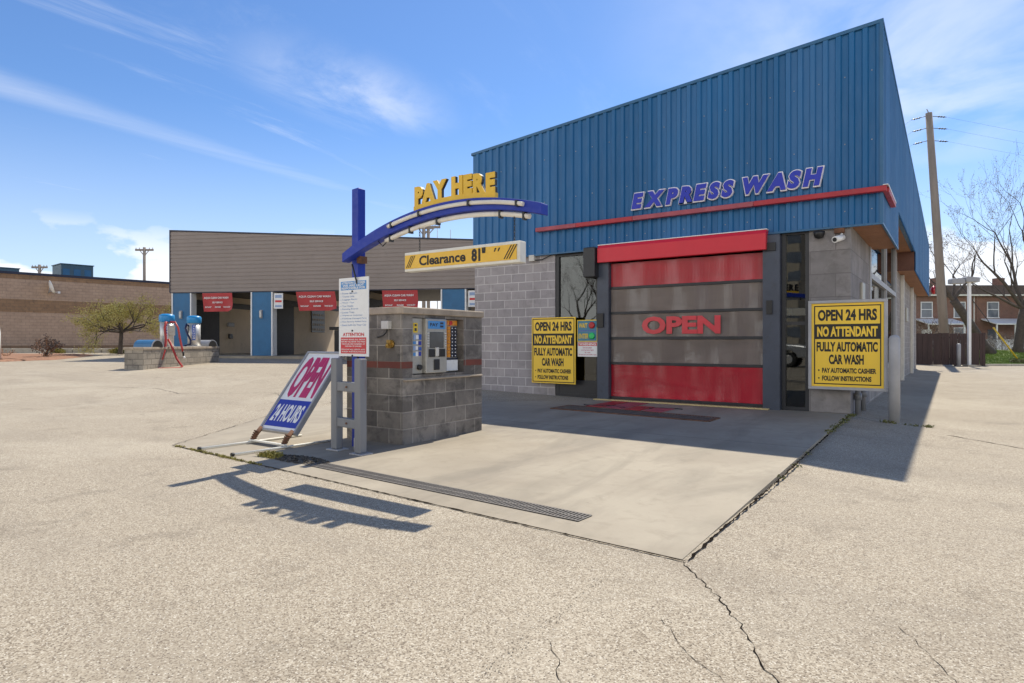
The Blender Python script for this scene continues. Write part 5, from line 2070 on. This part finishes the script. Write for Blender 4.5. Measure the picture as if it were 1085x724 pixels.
# mulch bed
outline = [(-30.0, 26.3), (-21.4, 26.6), (-20.2, 28.0), (-20.9, 31.5), (-22.8, 33.0), (-34.0, 33.3)]
mb = MB()
pts = [cf(l, d) for l, d in outline]
cx_, cy_ = sum(p[0] for p in pts) / len(pts), sum(p[1] for p in pts) / len(pts)
rr = random.Random(31)
fine = []
for a, b in zip(pts, pts[1:] + pts[:1]):
    n = 14
    for k in range(n):
        f_ = k / n
        fine.append((a[0] + (b[0] - a[0]) * f_ + rr.uniform(-.12, .12), a[1] + (b[1] - a[1]) * f_ + rr.uniform(-.12, .12)))
rings = [1.0, .93, .7, .4]
vs = []
for q in rings:
    for x, y in fine:
        X, Y = cx_ + (x - cx_) * q, cy_ + (y - cy_) * q
        vs.append((X, Y, ground_z(X, Y) + (.004 if q == 1 else .05 + rr.uniform(-.02, .03))))
n = len(fine)
fs = [(j * n + i, j * n + (i + 1) % n, (j + 1) * n + (i + 1) % n, (j + 1) * n + i) for j in range(len(rings) - 1) for i in range(n)]
fs.append(tuple((len(rings) - 1) * n + i for i in range(n)))
mb.geo(vs, fs, 0, True)
struct(mb.build('mulch_bed', 'mulch'))


def grow(r, segs, tips, p, d, length, rad, level, maxl, spread, up, shrink=.74, wob=.18, kids=(2, 3)):
    """Recursive limbs: appends (path, radii)."""
    n = 4
    path, rads = [p.copy()], [rad]
    q = p.copy()
    dd = d.copy()
    for k in range(n):
        dd = (dd + Vector((r.uniform(-wob, wob), r.uniform(-wob, wob), r.uniform(-wob, wob) + up))).normalized()
        q = q + dd * (length / n)
        path.append(q.copy())
        rads.append(rad * (1 - .42 * (k + 1) / n))
    segs.append((path, rads, level))
    if level >= maxl:
        tips.append((q.copy(), dd.copy()))
        return
    for k in range(r.randint(*kids)):
        a = Vector((r.uniform(-1, 1), r.uniform(-1, 1), r.uniform(-.6, 1))).normalized()
        nd_ = (dd + a * spread).normalized()
        start = path[-1] if k < 2 else path[r.randint(2, n - 1)]
        rr_ = rads[-1] * (.85 if k == 0 else .62)
        grow(r, segs, tips, start.copy(), nd_, length * shrink * r.uniform(.75, 1.15), max(.006, rr_), level + 1, maxl, spread, up, shrink, wob, kids)


def make_tree(name, label, cat, base, trunk_dir, trunk_len, rad, limbs, leaf_mat, leaf_n, leaf_size, seed, maxl=5, spread=.75, up=.03, bark='bark', shrink=.74, flat=1.0, group=None, wob=.18, trunk_level=1, leaf_sp=.16, kids=(2, 3)):
    r = random.Random(seed)
    t = thing(name, label, cat, base, 0, group)
    segs, tips = [], []
    p = Vector((0, 0, -.1))
    path, rads = [p.copy()], [rad * 1.35]
    d = Vector(trunk_dir).normalized()
    for k in range(6):
        d = (d + Vector((r.uniform(-.05, .05), r.uniform(-.05, .05), 0))).normalized()
        p = p + d * (trunk_len / 6)
        path.append(p.copy())
        rads.append(rad * (1 - .3 * k / 6))
    mb = MB()
    mb.tube(path, rads, 9)
    mb.build('trunk', bark, t)
    for (lx, ly, lz, ll, lr) in limbs:
        grow(r, segs, tips, path[-1].copy() if lr > 0 else path[-2].copy(), Vector((lx, ly, lz)).normalized(), ll, abs(lr), trunk_level, maxl, spread, up, shrink, wob, kids)
    mb = MB()
    for pa, ra, lv in segs:
        mb.tube(pa, ra, 6 if lv <= 2 else (4 if lv <= 3 else 3), caps=False)
    mb.build('branches', bark, t)
    if leaf_n:
        mb = MB()
        # leaves sit along the outer twigs
        outer = [s for s in segs if s[2] >= maxl - 1]
        for _ in range(leaf_n):
            pa, ra, lv = outer[r.randrange(len(outer))]
            k = r.randrange(len(pa) - 1)
            f_ = r.random()
            c = pa[k].lerp(pa[k + 1], f_) + Vector((r.gauss(0, leaf_sp), r.gauss(0, leaf_sp), r.gauss(0, leaf_sp * .7)))
            a = Vector((r.uniform(-1, 1), r.uniform(-1, 1), r.uniform(-1, 1))).normalized()
            b = a.orthogonal().normalized()
            s_ = leaf_size * r.uniform(.5, 1.3)
            mb.geo([c - a * s_, c + b * s_ * .45, c + a * s_, c - b * s_ * .45], [(0, 1, 2, 3)])
        mb.build('leaves', leaf_mat, t)
    return t


x, y = cf(-20.5, 33.0)
make_tree('spreading_tree', 'low wide spreading tree with sparse yellow green spring leaves before the brown building', 'tree', (x, y, ground_z(x, y)), (.0, 0.02, 1), 1.25, .12,
          [(math.cos(a) * math.cos(e), math.sin(a) * math.cos(e), math.sin(e), ln, .06) for a, e, ln in
           ((.3, .25, 1.35), (1.2, .45, 1.1), (2.1, .3, 1.2), (2.9, .5, 1.1), (3.7, .22, 1.4), (4.5, .5, 1.0), (5.3, .3, 1.1), (6.0, .6, .95), (.9, .95, .85), (3.3, .95, .85), (5.0, 1.1, .8), (2.2, 1.3, .75))],
          'budleaf', 13000, .042, 11, maxl=4, spread=.8, up=-.02, shrink=.68, leaf_sp=.13, kids=(3, 4))


def shrub(l, d, h, w, label, seed, mm='redtwig', leaf=None, group=None, stems=9, name='bare_shrub'):
    r = random.Random(seed)
    x, y = cf(l, d)
    t = thing(name, label, 'shrub', (x, y, ground_z(x, y) + .03), 0, group)
    segs, tips = [], []
    for k in range(stems):
        a = r.uniform(0, 6.28)
        grow(r, segs, tips, Vector((r.uniform(-.08, .08), r.uniform(-.08, .08), 0)), Vector((math.cos(a) * w, math.sin(a) * w, h)).normalized(), h * .55, .02, 1, 3, .7, .03, .66)
    mb = MB()
    for pa, ra, lv in segs:
        mb.tube(pa, [max(.006, q * .8) for q in ra], 3, caps=False)
    mb.build('branches', mm, t)
    if leaf:
        mb = MB()
        for _ in range(700):
            pa, ra, lv = segs[r.randrange(len(segs))]
            c = pa[r.randrange(1, len(pa))] + Vector((r.gauss(0, .06), r.gauss(0, .06), r.gauss(0, .05)))
            a = Vector((r.uniform(-1, 1), r.uniform(-1, 1), r.uniform(-1, 1))).normalized()
            b = a.orthogonal()
            mb.geo([c - a * .04, c + b * .025, c + a * .04, c - b * .025], [(0, 1, 2, 3)])
        mb.build('leaves', leaf, t)


shrub(-22.2, 30.0, .85, .75, 'bushy bare reddish shrub in the mulch bed, the taller of the two bare ones', 41, leaf='twig', stems=13)
shrub(-24.2, 30.2, .45, .6, 'small bare reddish shrub by the white marker post', 42)
for k, (l, d, lab) in enumerate(((-25.2, 35.0, 'flat tan ground shrub behind the kerb by the tall bare shrub'), (-21.7, 34.6, 'pale clump of dry shrub left of the tree trunk'), (-20.9, 33.8, 'small grey green shrub at the tree foot'))):
    shrub(l, d, .28, 1.5, lab, 50 + k, 'drygrass' if k < 2 else 'twig', 'drygrass' if k < 2 else 'weed', stems=16, name='low_shrub')
x, y = cf(-22.9, 28.0)
t = thing('marker_post', 'white marker post at the left edge beside the mulch bed', 'post', (x, y, ground_z(x, y)))
mb = MB()
mb.tube([(0, 0, -.05), (0, 0, 1.2), (0, 0, 1.5), (0, 0, 1.62)], [.17, .15, .11, .05], 12)
mb.build('post', 'white', t)
mb = MB()
mb.box((-.2, -.2, -.02), (.2, .2, .06))
mb.build('footing', 'kerb', t)

# ------------------------------------------------------------------ right side: fence, light, pole, trees, houses
fence = thing('board_fence', 'dark stained vertical board fence at the end of the side drive', 'fence', (*cf(12.8, 35.3), -.12), R(35))
# local x along the picture's right
FWD = 7.1 + .5
mb = MB()
rr = random.Random(17)
x = 0.0
FE = (1042.4 - 542.5) / 668 * 35.3 - 12.8
while x < FE:
    w = .138
    hgt = 1.83 + rr.uniform(-.03, .03)
    q = rr.uniform(-.012, .012)
    mb.box((x, q, .06), (min(x + w, FE + .02), q + .022, hgt))
    x += w + (.008 if rr.random() < .7 else .022)
mb.build('boards', 'fence', fence)
mb = MB()
for z in (.35, 1.55):
    mb.box((0, .04, z), (FE, .08, z + .09))
mb.build('rails', 'fence', fence)
k = 0.1
while k <= FE + .01:
    mb = MB()
    mb.box((k - .05, .085, -.1), (k + .05, .18, 1.8))
    mb.build('post', 'fence', fence)
    k += 2.4
mb = MB()
mb.box((FE - .08, -.015, -.05), (FE + .08, .075, 1.86))
mb.build('end_post', 'fence', fence)

t = thing('light_post', 'white square light post with two box lamps on its crossbar before the board fence', 'lamp post', (*cf(25.02, 34.5), -.12), R(35))
mb = MB()
mb.box((-.07, -.07, 0), (.07, .07, 4.75))
mb.build('post', 'white', t, .01)
mb = MB()
mb.box((-.22, -.22, -.02), (.22, .22, .10))
mb.build('footing', 'kerb', t)
mb = MB()
mb.box((-.6, -.05, 4.76), (.2, .05, 4.84))
mb.build('crossbar', 'greymetal', t)
for xa, xb, z0 in ((-1.05, -.35, 4.52), (-.30, .45, 4.62)):
    mb = MB()
    mb.prism([(xa, z0), (xb, z0), (xb, z0 + .24), (xa + .08, z0 + .30), (xa, z0 + .24)], -.2, .2)
    lm = mb.build('lamp_box', 'greymetal', t, .02)
    mb = MB()
    mb.box((xa + .05, -.16, z0 - .012), (xb - .05, .16, z0 - .001))
    mb.build('lens', 'plastic', lm)
mb = MB()
mb.tube([(*cf(24.66, 34.8), -.2), (*cf(24.66, 34.8), 1.10), (*cf(24.66, 34.8), 1.14)], [.10, .10, .05], 14)
tag(mb.build('drive_bollard', 'galv'), 'short pale grey bollard standing before the dark board fence', 'bollard')
t = thing('alarm_bell', 'round red alarm bell on a short bracket at the far end of the blue hall', 'bell', (-0.93, 36.9, 3.75))
mb = MB()
mb.tube([(0, 0, 0), (.12, 0, 0), (.2, 0, 0)], [.05, .22, .18], 14)
mb.build('bell', 'redlamp', t)
mb = MB()
mb.box((-.08, -.06, -.3), (.02, .06, -.1))
mb.build('bracket', 'greymetal', t)

# leaning utility pole
pb, ptp = Vector((-.34, 46.15, -.17)), Vector((-1.22, 45.53, 15.02))
t = thing('utility_pole', 'tall leaning weathered utility pole with six strain insulators near its top', 'pole', pb)
mb = MB()
ax = (ptp - pb)
mb.tube([Vector((0, 0, -.3)), ax * .5, ax], [.26, .23, .18], 14)
mb.build('pole', 'pole', t)
mb = MB()
rt = Vector((C35, S35, 0))
mb.tube([ax, ax + Vector((-.1, 0, .25))], .03, 5)
mb.build('top_pin', 'greymetal', t)
for k, hh in enumerate((.987, .94, .89)):
    c = ax * hh
    for s_ in (-1, 1):
        a = c + rt * (.2 * s_)
        b = c + rt * (s_ * 1.05) + Vector((0, 0, -.22 if s_ < 0 else -.05))
        mb = MB()
        nseg = 11
        mb.tube([a.lerp(b, i / nseg) for i in range(nseg + 1)], [(.055 if 3 < i < 10 and i % 2 else .02) for i in range(nseg + 1)], 7)
        mb.build('insulator', 'darkframe', t)
for k, hh in enumerate((.987, .94, .89)):
    c = ax * hh + pb
    for s_ in (-1, 1):
        a = c + rt * (s_ * 1.05) + Vector((0, 0, -.22 if s_ < 0 else -.05))
        far = a + (rt * 45 + Vector((0, 14, -1.5)) if s_ > 0 else rt * -6 + Vector((-34, 60, -3)))
        pts = []
        for i in range(13):
            f_ = i / 12
            q = a.lerp(far, f_)
            q.z -= 4 * .9 * f_ * (1 - f_)
            pts.append(q)
        mb = MB()
        mb.tube(pts, .004, 4, caps=False)
        o = mb.build('power_line', 'wire')
        tag(o, ('top', 'middle', 'lowest')[k] + ' power line leaving the leaning pole towards the ' + ('blue hall' if s_ < 0 else 'bare trees'), 'wire', 'power lines of the leaning pole')
# guy wire with its yellow sleeve
t = thing('guy_wire', 'dark guy wire of the leaning pole ending in a yellow sleeve on the lawn', 'wire', (*cf(29.4, 36.7), .2))
b0 = Vector(cf(29.65, 37.0) + (.25,)) - t.location
b1 = (pb + ax * .43) - t.location
mb = MB()
mb.tube([b0, b1], .022, 6)
mb.build('wire', 'wire', t)
mb = MB()
mb.tube([b0, b0.lerp(b1, .30)], .045, 8)
mb.build('sleeve', 'yellowguard', t)
x, y = cf(29.7, 37.0)
shrub(29.75, 37.1, .35, .7, 'small green weed clump at the foot of the yellow guy sleeve', 61, 'weed', 'weed', stems=12, name='weed_clump')

# lawn
def lawn_z(l, d):
    return -.10 + .66 * smooth(35.7, 46, d) + .05 * math.sin(l * .7) * smooth(35.7, 40, d)


ls = [26.4 + 1.2 * i for i in range(34)]
ds = [35.75 + .9 * i for i in range(36)]
vs = []
for d in ds:
    for l in ls:
        x, y = cf(l * (d / 36) if l < 26.5 else l, d)
        vs.append((x, y, lawn_z(l, d)))
n = len(ls)
mb = MB()
mb.geo(vs, [(j * n + i, j * n + i + 1, (j + 1) * n + i + 1, (j + 1) * n + i) for j in range(len(ds) - 1) for i in range(n - 1)], 0, True)
struct(mb.build('lawn', 'grass'))
rr = random.Random(77)
mb = MB()
for _ in range(16000):
    d = 35.8 + 11 * rr.random() ** 1.2
    l = 26.4 + rr.random() * 9
    x, y = cf(l, d)
    z = lawn_z(l, d) - .01
    h_ = rr.uniform(.05, .16)
    a = rr.uniform(0, 6.28)
    ca, sa = math.cos(a) * .022, math.sin(a) * .022
    mb.geo([(x - ca, y - sa, z), (x + ca, y + sa, z), (x + rr.uniform(-.06, .06), y + rr.uniform(-.06, .06), z + h_)], [(0, 1, 2)])
struct(mb.build('grass_blades', 'blade'), 'stuff')
kerb_wall(26.3, 35.55, 40.0, 35.3, .10, 'pale kerb between the side drive and the green lawn')

# bare trees
x, y = cf(35.3, 44.0)
make_tree('bare_tree', 'large bare tree with a twisting dark trunk standing on the lawn', 'tree', (x, y, .45), (.05, .0, 1), 3.2, .30,
          [(-.55, -.35, .85, 3.2, .15), (.35, .2, .95, 3.6, .19), (-.85, -.6, .55, 2.6, .10), (.8, .4, .6, 3.0, .12), (-.1, .3, 1, 3.2, .13)],
          'bud', 2600, .05, 5, maxl=6, spread=.66, up=.05, shrink=.77, leaf_sp=.08)
x, y = cf(32.6, 43.0)
make_tree('bare_tree', 'leaning bare tree whose trunk slants towards the utility pole behind the fence', 'tree', (x, y, .45), (-.62 * C35, -.62 * S35, .80), 4.6, .33,
          [(-.45, -.3, .9, 1.9, .17), (.55, .35, .75, 2.2, .13), (-.8, -.5, .5, 1.8, .09), (.2, .1, 1, 1.8, .1)],
          'bud', 1500, .05, 23, maxl=5, spread=.7, up=.05, shrink=.72, leaf_sp=.08)
x, y = cf(46.0, 56.0)
make_tree('bare_tree', 'slender bare tree furthest right before the brick houses', 'tree', (x, y, .5), (-.02, .0, 1), 3.0, .26,
          [(-.5, -.3, .9, 3.2, .16), (.4, .3, .9, 3.2, .16), (-.8, -.5, .6, 2.8, .1), (0, .4, 1, 2.8, .12)],
          'bud', 1500, .05, 37, maxl=5, spread=.66, up=.05, shrink=.77, leaf_sp=.08)


# tangled bare hedge before the houses
for k, (l, d, h_, lab) in enumerate(((36.6, 47.0, 2.0, 'grey tangled bare bush right of the large tree trunk'), (39.4, 48.0, 1.8, 'grey tangled bare bush furthest right on the lawn'),
                                     (33.2, 48.2, 2.3, 'brown tangled bush behind the large tree trunk'), (31.2, 46.5, 2.7, 'tan tangled bush rising at the fence end'))):
    shrub(l, d, h_, 1.6, lab, 80 + k, 'twig', 'stone' if k < 2 else 'bud', 'tangled bushes on the lawn', stems=30, name='tangled_bush')


def row_house(l0, l1, d, label, variant):
    t = thing('brick_house', label, 'house', (*cf(l0, d), .3), R(35), 'brick row houses behind the lawn')
    w = l1 - l0
    mb = MB()
    mb.box((0, 0, -.4), (w, 7, 5.15))
    mb.build('wall', 'rowbrick', t)
    mb = MB()
    mb.prism([(0, 0), (.55, .95), (7.2, 1.2), (7.2, 0)], 0, w, 0, Matrix(((0, 1, 0, 0), (1, 0, 0, -.35), (0, 0, 1, 5.2), (0, 0, 0, 1))))
    rf = mb.build('roof', 'shingle', t)
    mb = MB()
    mb.box((0, -.42, 5.12), (w, -.30, 5.26))
    mb.build('gutter', 'cream', rf)
    n = 2
    for r_ in range(2):
        for k in range(n):
            xx = w * (k + .5) / n - .5
            z0 = .9 + 2.35 * r_
            if r_ == 0 and k == 0:
                continue
            mb = MB()
            mb.box((xx - .07, -.06, z0 - .07), (xx, .02, z0 + 1.35))
            mb.box((xx + .95, -.06, z0 - .07), (xx + 1.02, .02, z0 + 1.35))
            mb.box((xx, -.06, z0 + 1.28), (xx + .95, .02, z0 + 1.35))
            mb.box((xx - .1, -.1, z0 - .14), (xx + 1.05, .02, z0 - .071))
            mb.box((xx, -.045, z0 + .62), (xx + .95, -.01, z0 + .68))
            f_ = mb.build('window', 'signwhite', t)
            mb = MB()
            mb.box((xx, -.03, z0 - .07), (xx + .95, -.005, z0 + 1.28))
            mb.build('pane', 'houseglass', f_)
    xx = w * .25 - .5
    mb = MB()
    mb.box((xx, -.05, 0), (xx + .95, .0, 2.05))
    mb.build('door', ('soffitdark', 'white', 'track')[variant % 3], t)
    # enclosed back porch
    px0, px1 = (w * .08, w * .62)
    mb = MB()
    mb.box((px0, -1.8, .2), (px1, -.07, 1.15))
    for xp in (px0, (px0 + px1) / 2, px1 - .1):
        mb.box((xp, -1.8, 1.15), (xp + .1, -1.7, 2.45))
    pc = mb.build('porch', 'signwhite', t)
    mb = MB()
    mb.prism([(-1.95, 0), (-.06, .5), (-.06, .6), (-1.95, .1)], px0 - .1, px1 + .1, 0, Matrix(((0, 1, 0, 0), (1, 0, 0, 0), (0, 0, 1, 2.45), (0, 0, 0, 1))))
    mb.build('porch_roof', 'white', pc)
    mb = MB()
    mb.tube([(w - .25, -.08, 0), (w - .25, -.08, 5.1)], .05, 6)
    mb.build('downspout', 'cream', t)
    mb = MB()
    mb.box((w * .7, 3, 6.2), (w * .7 + .7, 3.7, 7.1))
    mb.build('chimney', 'rowbrick', rf)


for k, (a, b, lab) in enumerate(((30.5, 36.6, 'brick row house with a dark door seen between the blue hall and the utility pole'), (36.63, 42.7, 'brick row house with a white porch behind the light post'),
                                 (42.73, 48.8, 'brick row house behind the tangled bare branches of the large tree'), (48.83, 55.0, 'brick row house furthest right behind the grey bushes'))):
    row_house(a, b, 58.0, lab, k)


# ------------------------------------------------------------------ across the street, behind the camera: what the glass mirrors
for (x, y, rz, sc_, lab) in ((-27.0, -30.0, 40, .8, 'bare street tree across the road, mirrored in the left window'), (-33.0, -36.0, 170, .9, 'second bare street tree across the road, further off'), (-21.5, -40.0, 260, .9, 'bare street tree beyond the parked silver car')):
    src = bpy.data.objects['bare_tree']
    c = copy_tree(src)
    c.location = (x, y, 0)
    c.rotation_euler = (0, 0, R(rz))
    c.scale = (sc_, sc_, sc_)
    c['label'] = lab
    c['group'] = 'street trees across the road'

tw = thing('apartment_tower', 'tall pale apartment tower across the street with columns of dark windows', 'building', (-36.0, -96.0, 0))
mb = MB()
mb.box((-14, -8, -.2), (15, 8, 46))
mb.build('wall', 'tower', tw)
mb = MB()
for c in range(7):
    mb.box((-13 + 4.1 * c, 8.001, 1), (-13 + 4.1 * c + 1.3, 8.35, 46.5))
mb.build('piers', 'tower', tw)
mb = MB()
for f_ in range(14):
    for c in range(7):
        xx = -13 + 4.1 * c + 1.6
        mb.box((xx, 8.0, 2 + 3.1 * f_), (xx + 2.1, 8.03, 2 + 3.1 * f_ + 1.6))
o = mb.build('windows', 'houseglass', tw)
o['kind'] = 'stuff'

car = thing('parked_car', 'silver off-road car parked across the road, mirrored in the narrow right window', 'car', (-8.0, -8.9, 0))
# side outline of the body, nose towards +X
body = [(-2.25, .42), (-1.95, .40), (-1.85, .62), (-1.65, .78), (-1.35, .80), (-1.1, .68), (-.98, .42), (.98, .40), (1.05, .64), (1.25, .80), (1.55, .80), (1.78, .64), (1.86, .42), (2.28, .46),
        (2.32, .80), (2.25, 1.02), (1.55, 1.12), (1.0, 1.16), (-2.2, 1.14), (-2.32, .9)]
mb = MB()
mb.prism(body, -.88, .88)
mb.build('body', 'carpaint', car, .06)
cab = [(1.0, 1.165), (.45, 1.72), (.2, 1.78), (-1.95, 1.74), (-2.2, 1.165)]
mb = MB()
mb.prism(cab, -.76, .76)
mb.build('cabin', 'carpaint', car, .06)
for nm, pts in (('windscreen', None), ('front_window', [(.80, 1.2), (.42, 1.62), (-.20, 1.66), (-.20, 1.2)]), ('rear_window', [(-.32, 1.2), (-.32, 1.66), (-1.15, 1.66), (-1.2, 1.2)]), ('quarter_window', [(-1.35, 1.2), (-1.30, 1.65), (-1.85, 1.62), (-1.98, 1.2)])):
    if pts is None:
        mb = MB()
        mb.geo([(.93, -.66, 1.24), (.93, .66, 1.24), (.52, .62, 1.67), (.52, -.62, 1.67), (.98, -.66, 1.24), (.98, .66, 1.24), (.57, .62, 1.67), (.57, -.62, 1.67)],
               [(0, 3, 2, 1), (4, 5, 6, 7), (0, 1, 5, 4), (1, 2, 6, 5), (2, 3, 7, 6), (3, 0, 4, 7)])
        mb.build('windscreen', 'houseglass', car)
        continue
    for ya, yb in ((.755, .775), (-.775, -.755)):
        mb = MB()
        mb.prism(pts[::-1], ya, yb)
        mb.build('side_window', 'houseglass', car, .01)
for wx in (1.42, -1.48):
    for s_ in (1, -1):
        mb = MB()
        mb.tube([(wx, s_ * .66, .36), (wx, s_ * .90, .36)], .36, 24)
        wh = mb.build('wheel', 'rubber', car, .03)
        mb = MB()
        mb.tube([(wx, s_ * .89, .36), (wx, s_ * .915, .36)], [.23, .20], 16)
        mb.build('rim', 'steel', wh)
for s_ in (1, -1):
    mb = MB()
    mb.tube([(2.27, s_ * .6, .86), (2.345, s_ * .6, .86)], .11, 16)
    mb.build('headlight', 'signwhite', car)
    mb = MB()
    mb.box((.62, s_ * .90 - .1, 1.16), (.78, s_ * .90 + .1, 1.32))
    mb.build('mirror', 'black', car, .03)
mb = MB()
mb.box((2.30, -.85, .42), (2.44, .85, .64))
mb.build('bumper', 'black', car, .03)
